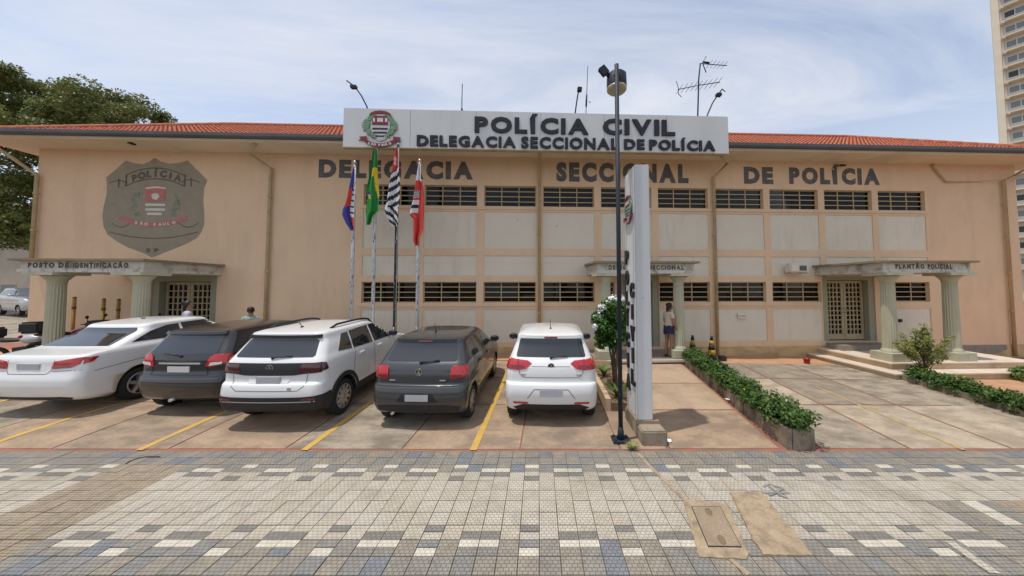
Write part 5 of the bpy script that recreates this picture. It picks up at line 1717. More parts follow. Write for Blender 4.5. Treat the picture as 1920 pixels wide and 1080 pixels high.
# ---- white sedan
def sedan_keys(L, hw, H):
    return [(0.22, 0.40, L - 0.35, hw * 0.88), (0.30, 0.12, L - 0.12, hw * 0.965), (0.44, 0.03, L - 0.02, hw * 0.995), (0.58, 0.0, L, hw), (0.70, 0.01, L - 0.02, hw), (0.82, 0.05, L - 0.10, hw * 0.998), (0.92, 0.07, L - 0.40, hw * 0.99),
            (1.02, 0.085, L - 0.85, hw * 0.978), (1.08, 0.11, L - 1.10, hw * 0.965), (1.115, 0.16, L - 1.20, hw * 0.95), (1.14, 0.34, L - 1.26, hw * 0.935), (1.165, 0.52, L - 1.32, hw * 0.915), (1.22, 0.68, L - 1.42, hw * 0.885), (1.32, 0.90, L - 1.60, hw * 0.835), (1.42, 1.12, L - 1.78, hw * 0.785),
            (H - 0.075, 1.22, L - 1.90, hw * 0.75), (H - 0.045, 1.36, L - 2.02, hw * 0.70), (H - 0.025, 1.52, L - 2.14, hw * 0.62), (H - 0.01, 1.70, L - 2.26, hw * 0.50), (H - 0.002, 1.9, L - 2.4, hw * 0.33), (H, 2.1, L - 2.5, hw * 0.15)]


def finish_sedan(c, tailmat=TAIL):
    c.patch("rear_window", [(-0.70, 1.19), (0.70, 1.19), (0.62, 1.40), (0.56, 1.47), (-0.56, 1.47), (-0.62, 1.40)], 'rear', CARGLASS, 0.005)
    tl = [(0.42, 0.915), (0.46, 0.885), (0.75, 0.905), (0.83, 0.96), (0.845, 1.075), (0.78, 1.07), (0.46, 1.02)]
    for poly in (tl, mirrored(tl)):
        o = c.patch("tail_light", poly, 'rear', tailmat, 0.012, 0.05)
        s_ = 1 if poly[0][0] > 0 else -1
        c.patch("reversing_light", [(s_ * a, b) for a, b in ((0.46, 0.90), (0.74, 0.915), (0.72, 0.95), (0.47, 0.94))], 'rear', TAILDARK, 0.016, 0.03, o)
    for ax in ('right', 'left'):
        c.patch("tail_light_side", [(0.19, 0.955), (0.30, 0.985), (0.38, 1.06), (0.21, 1.07)], ax, tailmat, 0.012, 0.04, step=0.03)
        c.line([(0.30, 0.80), (1.5, 0.90), (3.4, 0.92)], ax, 0.010, SEAMW)
        c.line([(1.55, 0.38), (3.2, 0.38)], ax, 0.012)
    c.patch("plate_recess", [(-0.32, 0.86), (0.32, 0.86), (0.28, 1.02), (-0.28, 1.02)], 'rear', c.paint, 0.002, 0.01)
    c.box_on("number_plate", -0.21, 0.21, 0.88, 0.985, PLATE, 0.012)
    c.line([(-0.44, 1.04), (-0.42, 0.86), (-0.36, 0.80), (0.36, 0.80), (0.42, 0.86), (0.44, 1.04)], 'rear', 0.010)
    c.line([(-0.86, 0.86), (-0.44, 0.845)], 'rear', 0.008); c.line([(0.44, 0.845), (0.86, 0.86)], 'rear', 0.008)
    c.patch("bumper_lower", [(-0.72, 0.31), (0.72, 0.31), (0.78, 0.36), (0.6, 0.38), (-0.6, 0.38), (-0.78, 0.36)], 'rear', BLACKPL, 0.005, 0.02)
    side_windows(c, [[(0.92, 1.21), (1.86, 1.18), (1.86, 1.475), (1.62, 1.465), (1.30, 1.38)], [(1.92, 1.18), (2.62, 1.165), (2.62, 1.49), (1.92, 1.485)], [(2.68, 1.165), (3.22, 1.155), (2.90, 1.40), (2.68, 1.49)]])
    for ax in ('right', 'left'):
        for seam in ([(1.89, 1.17), (1.80, 0.9), (1.76, 0.45)], [(2.65, 1.16), (2.65, 0.42)]):
            c.line(seam, ax, 0.012)
        for y in (1.98, 2.74):
            c.patch("door_handle", [(y, 1.0), (y + 0.18, 1.005), (y + 0.18, 1.04), (y, 1.035)], ax, c.paint, 0.03, 0.04)
    c.patch("windscreen", [(-0.6, 1.19), (0.6, 1.19), (0.52, 1.47), (-0.52, 1.47)], 'front', CARGLASS, 0.004)
    c.mirror_shell(3.0, 1.16, c.paint, 0.13)


loc, pit = car_pose(-9.38, 5.92, rad(1))
c = Car("sedan", "white sedan with wide red tail lights parked beside the black hatchback", loc, rad(1.0), sedan_keys(4.55, 0.905, 1.60), WHITEPAINT, (1.02, 3.70), 0.335, pit, paint_seam=SEAMW, wheel_w=0.22)
finish_sedan(c)
c.antenna(1.75, 0.06, -0.08)

# ---- silver car beyond the corner, on the sloping lane
Z = 21.0
p = at_depth(34, 586, Z)
lz = 0.16 + (1.6 - 0.16) * (Z - 9) / 36
c = Car("estate_car", "silver family car standing on the lane beyond the end of the building", (p.x - 1.6, Z + 1.0, lz), rad(108), [(z * 1.08, a, b, w_) for z, a, b, w_ in kS], SILVERPAINT, (0.78, 3.43), 0.33, 0.0, archr=0.38, group="cars beyond the building")
c.patch("rear_window", [(-0.66, 1.31), (0.66, 1.31), (0.60, 1.60), (-0.60, 1.60)], 'rear', CARGLASS, 0.005)
for s_ in (-1, 1):
    c.patch("tail_light", [(s_ * a, b) for a, b in ((0.68, 1.05), (0.84, 1.05), (0.80, 1.5), (0.70, 1.5))], 'rear', TAIL, 0.016, 0.03)
side_windows(c, [[(0.50, 1.30), (1.10, 1.27), (1.14, 1.62), (0.72, 1.60)], [(1.16, 1.27), (1.86, 1.25), (1.86, 1.65), (1.18, 1.64)], [(1.92, 1.25), (2.80, 1.24), (2.40, 1.55), (1.92, 1.65)]])
c.mirror_shell(2.6, 1.28, SILVERPAINT, 0.13)

# ================================================================== MOTORCYCLES
def motorcycle(loc, rz, label, tank):
    t = thing("motorcycle", label, "motorcycle", loc, rz, "motorcycles by the porch")
    My = Matrix.Rotation(math.pi / 2, 4, 'Y')
    tm = MB(); N, n2 = 28, 8
    rings = []
    for k in range(N):
        a = 2 * math.pi * k / N
        rings.append([tm.bm.verts.new(((0.05 * math.cos(b)), (0.27 + 0.05 * math.sin(b)) * math.cos(a), (0.27 + 0.05 * math.sin(b)) * math.sin(a))) for b in [2 * math.pi * j / n2 for j in range(n2)]])
    for k in range(N):
        for j in range(n2):
            tm.bm.faces.new((rings[k][j], rings[k][(j + 1) % n2], rings[(k + 1) % N][(j + 1) % n2], rings[(k + 1) % N][j])).smooth = True
    tme = tm.mesh("wheel", RUBBER)
    rm_ = MB()
    for k in range(12):
        a = 2 * math.pi * k / 12
        rm_.tube([(0, 0.03 * math.cos(a), 0.03 * math.sin(a)), (0, 0.23 * math.cos(a + 0.2), 0.23 * math.sin(a + 0.2))], 0.004, 4)
    rm_.lathe([(0.05, -0.05), (0.05, 0.05)], 12, 0, M=My)
    rme = rm_.mesh("spokes", CHROME)
    for y in (0.0, 1.28):
        wo = link("wheel", tme, t, (0, y, 0.32)); link("spokes", rme, wo)
    m_ = MB(); m_.tube([(0.07, 1.28, 0.32), (0.07, 1.05, 0.95)], 0.022, 8); m_.tube([(-0.07, 1.28, 0.32), (-0.07, 1.05, 0.95)], 0.022, 8); m_.build("fork", CHROME, t)
    m_ = MB(); m_.tube([(-0.36, 0.86, 1.07), (-0.22, 0.95, 1.05), (-0.06, 1.02, 0.99), (0.06, 1.02, 0.99), (0.22, 0.95, 1.05), (0.36, 0.86, 1.07)], 0.014, 8); m_.build("handlebar", BLACKPL, t)
    for s_ in (-1, 1):
        m_ = MB(); m_.tube([(s_ * 0.27, 0.92, 1.06), (s_ * 0.33, 0.95, 1.22)], 0.007, 6); m_.ball((s_ * 0.35, 0.95, 1.26), (0.065, 0.015, 0.045)); m_.build("mirror", BLACKPL, t)
    m_ = MB(); m_.ball((0, 0.76, 0.83), (0.14, 0.26, 0.13), 0, 16, 10); m_.build("fuel_tank", tank, t)
    m_ = MB(); m_.ball((0, 0.25, 0.81), (0.13, 0.38, 0.06), 0, 16, 8); m_.build("seat", BLACKPL, t)
    m_ = MB(); m_.box((-0.11, 0.45, 0.30), (0.11, 0.85, 0.62)); m_.lathe([(0.09, -0.14), (0.10, 0), (0.09, 0.14)], 14, 0, M=Matrix.Translation((0, 0.62, 0.42)) @ My); m_.tube([(0, 1.06, 0.9), (0, 0.9, 0.6), (0, 0.5, 0.30), (0, 0.0, 0.32)], 0.03, 8); m_.build("engine", BLACKPL, t)
    m_ = MB(); m_.ball((0, 1.10, 0.93), (0.09, 0.07, 0.09)); m_.build("headlight", LAMPWHITE, t)
    m_ = MB(); m_.box((-0.17, -0.30, 0.86), (0.17, 0.06, 1.16)); bmesh.ops.bevel(m_.bm, geom=m_.bm.edges[:], offset=0.05, segments=3, affect='EDGES'); m_.build("top_box", BLACKPL, t)
    m_ = MB(); m_.ball((0, -0.33, 0.78), (0.06, 0.03, 0.04)); m_.build("tail_light", TAIL, t)
    m_ = MB(); m_.tube([(0.13, 0.5, 0.32), (0.14, -0.2, 0.38)], 0.04, 8); m_.build("exhaust", CHROME, t)
    m_ = MB(); m_.tube([(-0.05, 0.5, 0.3), (-0.25, 0.45, 0.0)], 0.012, 6); m_.build("side_stand", CHROME, t)


REDM = pm("red tank paint", (0.30, 0.02, 0.02), 0.3, 0.05, 4, coat=0.8)
motorcycle((-13.2, 8.55, 0.41 + 0.0), rad(-62), "motorcycle with a red tank and black top box standing on the left porch floor", REDM)
motorcycle((-12.0, 8.9, 0.41), rad(-75), "dark motorcycle with a grey tank parked on the porch floor near the column", GREYPAINT)
motorcycle((-14.6, 8.7, gz(-14.6, 9.0) + 0.002), rad(-80), "silver-tanked motorcycle parked outside the porch by the end column", SILVERPAINT)

# ================================================================== FLAGPOLES AND FLAGS
def worn_pole_mat(name, base, flake, lo):
    return pm(name, base, 0.6, 0.1, 5, stain=flake, stain_scale=3.0, stain_amt=1.0, stain_lo=lo, stain_hi=lo + 0.03, stretch=(6, 6, 2.2))


POLEW = worn_pole_mat("peeling pale pole paint", (0.50, 0.50, 0.52), (0.03, 0.03, 0.03), 0.56)
POLED = worn_pole_mat("peeling dark pole paint", (0.025, 0.025, 0.025), (0.50, 0.50, 0.50), 0.60)
FPZ = 9.75
fl_blue = pm("flag blue", (0.035, 0.045, 0.25), 0.8, 0.1, 6)
fl_red = pm("flag red", (0.52, 0.045, 0.035), 0.8, 0.1, 6)
fl_green = pm("flag green", (0.02, 0.20, 0.035), 0.8, 0.1, 6)
fl_yel = pm("flag yellow", (0.65, 0.45, 0.03), 0.8, 0.08, 6)
fl_white = pm("flag white", (0.62, 0.62, 0.64), 0.8, 0.06, 6)
fl_black = pm("flag black", (0.02, 0.018, 0.022), 0.8, 0.1, 6)
FM = [fl_blue, fl_red, fl_green, fl_yel, fl_white, fl_black]


def interp(tbl, y):
    if y <= tbl[0][1]: return tbl[0][0]
    for (x0, y0), (x1, y1) in zip(tbl, tbl[1:]):
        if y <= y1:
            return x0 + (x1 - x0) * (y - y0) / max(1e-6, y1 - y0)
    return tbl[-1][0]


def flag(name, label, left, right, colour, seed):
    y0, y1 = max(left[0][1], right[0][1]), min(left[-1][1], right[-1][1])
    y1 = max(left[-1][1], right[-1][1])
    NT, NS = 70, 22
    m_ = MB()
    rows_ = []
    rn = random.Random(seed); ph = rn.uniform(0, 6)
    for j in range(NT + 1):
        t = j / NT
        y = y0 + (y1 - y0) * t
        xl, xr = interp(left, y), interp(right, y)
        row = []
        for i in range(NS + 1):
            s_ = i / NS
            fold = math.sin(s_ * 9.0 + ph + t * 2.2) * 0.05 + math.sin(s_ * 17 + ph * 2 - t * 3) * 0.022
            x = xl + (xr - xl) * (s_ + 0.04 * math.sin(s_ * 12 + t * 5))
            p = at_depth(x, y + 1.2 * math.sin(s_ * 7 + ph), FPZ - 0.11)
            row.append(m_.bm.verts.new((p.x, FPZ - 0.13 + fold * (0.5 + 0.6 * t), p.z)))
        rows_.append(row)
    for j in range(NT):
        for i in range(NS):
            f = m_.bm.faces.new((rows_[j][i], rows_[j][i + 1], rows_[j + 1][i + 1], rows_[j + 1][i]))
            f.material_index = colour((i + 0.5) / NS, (j + 0.5) / NT); f.smooth = True
    m_.build(name, FM, label=label, cat="flag", group=None)


def f_city(s, t):
    if t < 0.32: return 0 if s < 0.75 else 4
    if s > 0.62 and 0.36 < t < 0.78: return 4 if (int(t * 30) % 3) else 5
    if t < 0.62: return 1 if s < 0.62 else 0
    if s > 0.55 and t > 0.66: return 1
    return 0 if s < 0.6 or t > 0.8 else 1


def f_brazil(s, t):
    if 0.24 < t < 0.64 and s > 0.88 - (0.5 if t < 0.36 else 0.28) + (t - 0.30) * 0.75: return 3
    if 0.58 < t < 0.65 and 0.05 < s < 0.42 and s < 0.9 - t: return 3 if s > 0.15 else 0
    if 0.555 < t < 0.585 and 0.1 < s < 0.4: return 0
    return 2


def f_state(s, t):
    if t < 0.27 - 0.12 * (s - 0.5):
        return 4 if (0.35 < s < 0.75 and 0.10 < t < 0.22 and (int(s * 16) + int(t * 60)) % 3) else 1
    if t < 0.74:
        return 5 if int((t * 17 + s * 2.1)) % 2 else 4
    return 5 if int((t * 17 - s * 3.2) + 40) % 2 else 4


def f_last(s, t):
    if t < 0.20: return 4
    if s > 0.60: return 1
    if 0.33 < t < 0.42: return 5 if (int(s * 14) + int(t * 70)) % 2 else 4
    if 0.42 < t < 0.60: return 5 if 0.50 < t < 0.545 else (4 if t > 0.44 else 1)
    return 1


FL = [("flagpole", 659, 664, 306, POLEW, "peeling white flagpole carrying the blue and red flag"),
      ("flagpole", 699, 704, 274, POLEW, "peeling pale flagpole carrying the green and yellow flag"),
      ("flagpole", 740, 745, 272, POLED, "peeling black flagpole carrying the black and white striped flag"),
      ("flagpole", 781, 787, 303, POLEW, "peeling white flagpole carrying the mostly red flag")]
for nm, xb, xt, yt, mt, lb in FL:
    p = at_depth((xb + xt) / 2 + 1, 430, FPZ)
    top = at_depth(xt, yt, FPZ).z
    zb_ = gz(p.x, FPZ)
    t = thing(nm, lb, "flagpole", (p.x, FPZ, zb_), 0, "flagpoles in front of the station")
    m = MB(); m.tube([(0, 0, -0.05), (0, 0, (top - zb_) * 0.5), (0, 0, top - zb_)], [0.056, 0.050, 0.036], 14); m.build("pole", mt, t)
    m = MB(); m.ball((0, 0, top - zb_ + 0.03), 0.05); m.build("finial", CHROME, t)
    m = MB(); m.box((-0.16, -0.16, -0.03), (0.16, 0.16, 0.05)); m.build("base_plate", CONCRETE, t)
    m = MB(); m.tube([(0.05, -0.04, 0.9), (0.04, -0.04, top - zb_ - 0.1)], 0.006, 5); m.tube([(0.0, -0.06, 0.95), (0, -0.06, 1.1)], 0.012, 6); m.build("halyard", CWHITE, t)

flag("flag", "blue and red municipal flag hanging limp from its pole", [(661, 318), (655, 345), (650, 370), (642, 392), (642, 402), (650, 418), (659, 432)], [(666, 318), (666, 432)], f_city, 1)
flag("flag", "green flag with a yellow diamond hanging limp from its pole", [(701, 281), (697, 310), (690, 340), (686, 356), (689, 370), (685, 395), (686, 422)], [(707, 281), (708, 330), (711, 368), (711, 397), (702, 404), (697, 418), (694, 422)], f_brazil, 2)
flag("flag", "black and white striped flag with a red corner hanging from its pole", [(740, 281), (734, 318), (728, 350), (725, 375), (722, 393), (728, 408), (738, 425)], [(747, 281), (748, 320), (751, 342), (751, 372), (748, 400), (748, 425)], f_state, 3)
flag("flag", "mostly red flag with a white corner hanging from its pole", [(784, 309), (778, 340), (773, 375), (768, 395), (768, 402), (775, 409), (776, 450), (780, 461)], [(789, 309), (790, 335), (795, 350), (796, 400), (795, 432), (788, 446), (786, 461)], f_last, 4)

# ================================================================== LAMP POST
base = ground_at(1164, 826)
lp = thing("lamp_post", "tall slim dark lamp post with a round floodlight beside the totem", "lamp post", (base.x, base.y, base.z))
top = at_depth(1163, 121, base.y).z - base.z
m = MB(); m.tube([(0, 0, 0), (0, 0, top)], 0.036, 14); m.build("pole", POLEM, lp)
m = MB(); m.box((-0.14, -0.12, -0.02), (0.14, 0.12, 0.03)); m.box((-0.05, -0.006, 0.03), (0.05, 0.006, 0.16)); m.box((-0.006, -0.05, 0.03), (0.006, 0.05, 0.16)); m.tube([(0, 0, 0.03), (0, 0, 0.22)], [0.062, 0.04], 12); m.build("base_plate", POLEM, lp)
for a in range(4):
    m = MB(); x, y = 0.10 * (1 if a & 1 else -1), 0.085 * (1 if a & 2 else -1); m.lathe([(0.014, 0.03), (0.014, 0.055)], 6, M=Matrix.Translation((x, y, 0))); m.build("bolt", POLEM, lp)
LENSM = pm("yellowed lamp lens", (0.40, 0.34, 0.20), 0.35, 0.1, 4, coat=0.5)
hd = MB()
zz = top - 0.20
hd.lathe([(0.05, zz + 0.20), (0.13, zz + 0.185), (0.168, zz + 0.15), (0.174, zz - 0.06), (0.174, zz - 0.07)], 28, 0, M=Matrix.Translation((0.05, 0.21, 0)))
hd = hd.build("lamp_head", POLEM, lp)
m = MB(); m.lathe([(0.172, zz - 0.07), (0.17, zz - 0.12), (0.14, zz - 0.15), (0.08, zz - 0.165), (0.01, zz - 0.17)], 28, 0, M=Matrix.Translation((0.05, 0.21, 0))); m.build("lens", LENSM, hd)
m = MB(); m.tube([(0, 0.0, zz + 0.05), (-0.03, 0.12, zz + 0.05)], 0.025, 8); m.build("lamp_arm", POLEM, lp)
m = MB(); m.box((-0.06, -0.03, -0.075), (0.06, 0.05, 0.075), M=Matrix.Translation((-0.19, 0.14, top - 0.01)) @ Matrix.Rotation(rad(-38), 4, 'Y')); m.tube([(-0.16, 0.13, top - 0.08), (-0.10, 0.15, top - 0.12)], 0.02, 6); m.build("spotlight", POLEM, lp)

# ================================================================== TOTEM SIGN
TY0, TY1 = 5.42, 6.04
tx0, tx1 = 1.645, 1.900
tz0 = at_depth(1210, 788, TY0).z
tz1 = at_depth(1200, 308, TY0).z
tot = thing("totem_sign", "tall white metal totem sign on a brick base with dark letters down its side", "sign", (1.76, 5.87, 0))
m = MB(); m.box((tx0 - 1.76, TY0 - 5.87, tz0), (tx1 - 1.76, TY1 - 5.87, tz1)); bmesh.ops.bevel(m.bm, geom=m.bm.edges[:], offset=0.012, segments=2, affect='EDGES'); m.build("column", TOTEMM, tot)
m = MB(); m.box((tx0 - 1.76 - 0.012, TY0 - 5.87 + 0.09, tz0 + 0.03), (tx0 - 1.76 + 0.01, TY0 - 5.87 + 0.10, tz1 - 0.03)); m.box((tx0 - 1.76 - 0.010, TY1 - 5.87 - 0.10, tz0 + 0.03), (tx0 - 1.76 + 0.01, TY1 - 5.87 - 0.09, tz1 - 0.03)); m.build("edge_trim", CHROME, tot)
m = MB(); m.box((tx0 - 1.76 - 0.02, TY0 - 5.87 - 0.02, tz0 - 0.05), (tx1 - 1.76 + 0.10, TY1 - 5.87 + 0.02, tz0 - 0.002)); m.build("foot_plate", KERBM, tot)
m = MB(); m.box((tx0 - 1.76 - 0.02, TY0 - 5.87 - 0.30, -0.3), (tx1 - 1.76 + 0.12, TY1 - 5.87 + 0.12, tz0 - 0.052)); bmesh.ops.bevel(m.bm, geom=m.bm.edges[:], offset=0.02, segments=2, affect='EDGES'); m.build("base", CONCRETE, tot)
m = MB(); m.box((-0.02, TY0 - 5.87 - 0.004, 2.30), (0.02, TY0 - 5.87 + 0.01, 2.304)); m.build("scratch", SEAMW, tot)


def side_letters(mm, text, yc, ztop, h_, step, w_):
    cap_ = GLYPH[1, "I"][5] - GLYPH[1, "I"][4]
    for i, ch in enumerate(text):
        x0, x1 = GLYPH[1, ch][2:4]
        sc = h_ / cap_
        sw = min(w_ / (x1 - x0), sc * 1.2)
        zb_ = ztop - (i + 1) * step
        bm_ = bmesh.new()
        # reads on the face that looks to -x: text runs from far (+y) to near (-y)
        glyph_mesh(bm_, ch, 1, lambda a, b, d: (tx0 - 1.76 - 0.032 + d, yc + (x1 - x0) * sw / 2 - a * sw, zb_ + b * sc), 0, 0.030)
        bmesh.ops.recalc_face_normals(bm_, faces=bm_.faces)
        me = bpy.data.meshes.new("letter"); bm_.to_mesh(me); bm_.free(); me.materials.append(BLACKLETTER)
        link("letter", me, tot)


side_letters(None, "POLÍCIA", 0.02, 3.30, 0.26, 0.375, 0.22)
side_letters(None, "CIVIL", -0.28, 2.70, 0.26, 0.375, 0.22)
cr_o = crest(tot, 0.0, 0.0, 0.25, 0.0, "crest")
cr_o.rotation_euler = (0, 0, rad(-90)); cr_o.location = (tx0 - 1.76 - 0.002, -0.13, 3.92)

# ================================================================== PEOPLE
def skin_mesh(verts, edges, radii, mat, sub=2, root=0):
    me = bpy.data.meshes.new("skin")
    me.from_pydata(verts, edges, [])
    def mods(o):
        o.modifiers.new("s", 'SKIN')
        sv = o.data.skin_vertices[0].data
        for i, r in enumerate(radii):
            sv[i].radius = r if isinstance(r, tuple) else (r, r)
            sv[i].use_root = (i == root)
        s_ = o.modifiers.new("u", 'SUBSURF'); s_.levels = sub; s_.render_levels = sub
    new = evaluated(me, [mods])
    for p in new.polygons:
        p.use_smooth = True
    new.materials.clear()
    new.materials.append(mat)
    return new


def person(label, loc, rz, scale, J, shirt, shorts, shoes, hair_long, hat=None, extra=None, long_shorts=0.62):
    """J: dict of joint overrides; figure faces +y locally, template height 1.70"""
    t = thing("person", label, "person", loc, rz)
    t.scale = (scale,) * 3
    jt = dict(pel=(0, 0, .93), sp=(0, 0.0, 1.08), ch=(0, 0.0, 1.27), nb=(0, -0.01, 1.42), nk=(0, 0.005, 1.48), h1=(0, 0.02, 1.555), h2=(0, 0.015, 1.625),
              hl=(-.085, 0, .88), kl=(-.095, .015, .49), al=(-.10, -.02, .09), tl=(-.11, .13, .03), hr=(.085, 0, .88), kr=(.095, .015, .49), ar=(.10, -.02, .09), tr=(.11, .13, .03),
              sl=(-.165, 0, 1.385), el=(-.215, -.03, 1.11), wl=(-.225, .06, .88), sr=(.165, 0, 1.385), er=(.215, -.03, 1.11), wr=(.225, .06, .88))
    jt.update(J)
    names = list(jt)
    V = [jt[n_] for n_ in names]
    ix = {n_: i for i, n_ in enumerate(names)}
    R_ = dict(pel=(.145, .105), sp=(.115, .09), ch=(.145, .105), nb=.07, nk=.05, h1=(.070, .085), h2=(.074, .092), hl=.088, kl=.056, al=.036, tl=.03, hr=.088, kr=.056, ar=.036, tr=.03, sl=.052, el=.038, wl=.026, sr=.052, er=.038, wr=.026)
    E = [("pel", "sp"), ("sp", "ch"), ("ch", "nb"), ("nb", "nk"), ("nk", "h1"), ("h1", "h2"), ("pel", "hl"), ("hl", "kl"), ("kl", "al"), ("al", "tl"), ("pel", "hr"), ("hr", "kr"), ("kr", "ar"), ("ar", "tr"),
         ("nb", "sl"), ("sl", "el"), ("el", "wl"), ("nb", "sr"), ("sr", "er"), ("er", "wr")]
    radii = [R_[n_] for n_ in names]
    edges = [(ix[a], ix[b]) for a, b in E]
    # hands: palm + five fingers
    for s_, w_, e_ in ((-1, "wl", "el"), (1, "wr", "er")):
        wv, ev = Vector(jt[w_]), Vector(jt[e_])
        d = (wv - ev).normalized()
        side = Vector((0, 1, 0)) - d * d.y
        side = side.normalized() if side.length > 0.1 else Vector((1, 0, 0))
        palm = wv + d * 0.065
        V.append(tuple(palm)); radii.append((.034, .020)); pi = len(V) - 1
        edges.append((ix[w_], pi))
        for k, (off_, ln) in enumerate(((-0.024, 0.060), (-0.008, 0.072), (0.008, 0.078), (0.023, 0.070), (0.035, 0.045))):
            a = palm + side * off_ + d * (0.02 if k < 4 else -0.01)
            mid = a + d * ln * 0.55 + (side * 0.02 if k == 4 else Vector())
            tip = mid + d * ln * 0.40 - Vector((s_ * 0.014, 0, 0))
            i0 = len(V)
            V += [tuple(a), tuple(mid), tuple(tip)]; radii += [.0095, .009, .0075]
            edges += [(pi, i0), (i0, i0 + 1), (i0 + 1, i0 + 2)]
    link("body", skin_mesh(V, edges, radii, SKIN, 2, ix["pel"]), t)
    # shirt
    def lerp(a, b, f):
        return tuple(Vector(jt[a]).lerp(Vector(jt[b]), f))
    sv = [lerp("pel", "sp", -0.15), jt["sp"], jt["ch"], lerp("ch", "nb", 0.75), jt["sl"], lerp("sl", "el", 0.62), jt["sr"], lerp("sr", "er", 0.62)]
    link("shirt", skin_mesh(sv, [(0, 1), (1, 2), (2, 3), (3, 4), (4, 5), (3, 6), (6, 7)], [(.17, .13), (.15, .115), (.168, .125), (.10, .085), .068, .062, .068, .062], shirt, 2), t)
    pv = [jt["pel"], jt["hl"], lerp("hl", "kl", long_shorts), jt["hr"], lerp("hr", "kr", long_shorts), lerp("pel", "sp", 0.35)]
    link("shorts", skin_mesh(pv, [(5, 0), (0, 1), (1, 2), (0, 3), (3, 4)], [(.155, .115), .105, .088, .105, .088, (.135, .11)], shorts, 2), t)
    for a, tt in (("al", "tl"), ("ar", "tr")):
        A, T = Vector(jt[a]), Vector(jt[tt])
        m_ = MB(); q = A.lerp(T, 0.45); m_.ball((q.x, q.y, 0.028), (0.045, 0.135, 0.028), 0, 12, 6)
        m_.build("shoe", shoes, t)
    # head details
    h1, h2 = Vector(jt["h1"]), Vector(jt["h2"])
    m_ = MB()
    m_.ball(h2 + Vector((0, -0.018, 0.012)), (0.094, 0.105, 0.105), 0, 18, 12)
    # keep hair off the face
    dele = [v for v in m_.bm.verts if (v.co - h2).y > 0.045 and (v.co - h2).z < 0.055]
    bmesh.ops.delete(m_.bm, geom=dele, context='VERTS')
    if hair_long:
        m_.ball(h2 + Vector((0, -0.10, 0.05)), (0.05, 0.05, 0.05), 0, 12, 8)
        m_.ball(h1 + Vector((0, -0.075, -0.02)), (0.07, 0.045, 0.09), 0, 12, 8)
    m_.build("hair", HAIR, t)
    m_ = MB(); m_.hexa([h1 + Vector(q) for q in ((-.014, .085, .012), (.014, .085, .012), (.010, .075, .055), (-.010, .075, .055), (-.013, .118, .014), (.013, .118, .014), (.006, .098, .052), (-.006, .098, .052))]); m_.build("nose", SKIN, t)
    for s_ in (-1, 1):
        m_ = MB(); m_.ball(h1 + Vector((s_ * 0.030, 0.086, 0.050)), (0.013, 0.008, 0.008), 0, 8, 6); m_.build("eye", HAIR, t)
        m_ = MB(); m_.ball(h1 + Vector((s_ * 0.088, 0.0, 0.035)), (0.010, 0.022, 0.032), 0, 8, 6); m_.build("ear", SKIN, t)
    m_ = MB(); m_.ball(h1 + Vector((0, 0.088, -0.022)), (0.024, 0.008, 0.008), 0, 8, 6); m_.build("mouth", TAILDARK, t)
    return t


BEIGE = pm("beige blouse", (0.55, 0.47, 0.38), 0.85, 0.12, 12)
WSHORT = pm("white shorts cloth", (0.62, 0.60, 0.62), 0.85, 0.06, 8)
NAVY = pm("navy cloth", (0.02, 0.025, 0.07), 0.85, 0.15, 8)
LILAC = pm("pale lilac shirt", (0.50, 0.46, 0.56), 0.85, 0.1, 8)
TEAL = pm("pale teal shirt", (0.25, 0.42, 0.40), 0.85, 0.1, 8)
SANDAL = pm("dark sandal", (0.05, 0.025, 0.02), 0.7, 0.1, 8)
wp = at_depth(1255, 660, 9.98)
w = person("person in beige top and white shorts by the middle porch, navy jacket round the waist", (wp.x, 9.98, 0.331), rad(-72), 0.96,
           dict(wr=(.20, .13, .90), er=(.22, .0, 1.12), wl=(-.19, .16, .92), el=(-.22, .01, 1.12), kl=(-.09, -.01, .49), al=(-.10, -.07, .09), tl=(-.11, .07, .03), h1=(0, 0.045, 1.55), h2=(0, 0.05, 1.62)), BEIGE, WSHORT, SANDAL, True, long_shorts=0.45)
m = MB()
rn = random.Random(4)
N = 26
ringz = [(0.99, 0.168, 0.125), (0.95, 0.178, 0.135), (0.88, 0.182, 0.14), (0.80, 0.188, 0.145), (0.745, 0.19, 0.15)]
rg = []
for z, rx, ry in ringz:
    rg.append([m.bm.verts.new((rx * math.cos(2 * math.pi * k / N) * (1 + 0.03 * math.sin(5 * k + z * 30)), ry * math.sin(2 * math.pi * k / N) * (1 + 0.04 * math.cos(7 * k)) - 0.005, z + 0.03 * math.sin(k * 0.9))) for k in range(N)])
for i in range(len(rg) - 1):
    for k in range(N):
        m.bm.faces.new((rg[i][k], rg[i][(k + 1) % N], rg[i + 1][(k + 1) % N], rg[i + 1][k])).smooth = True
m.build("tied_jacket", NAVY, w)
p1 = at_depth(352, 575, 9.0)
person("person in a pale lilac top standing before the left entrance door", (p1.x, 9.0, 0.401), rad(-40), 0.98, {}, LILAC, NAVY, SANDAL, True)
p2 = at_depth(470, 585, 9.75)
person("person in a teal shirt standing by the peach wall beyond the black hatchback", (p2.x, 9.75, gz(p2.x, 9.75)), rad(30), 0.965, {}, TEAL, NAVY, SANDAL, False)

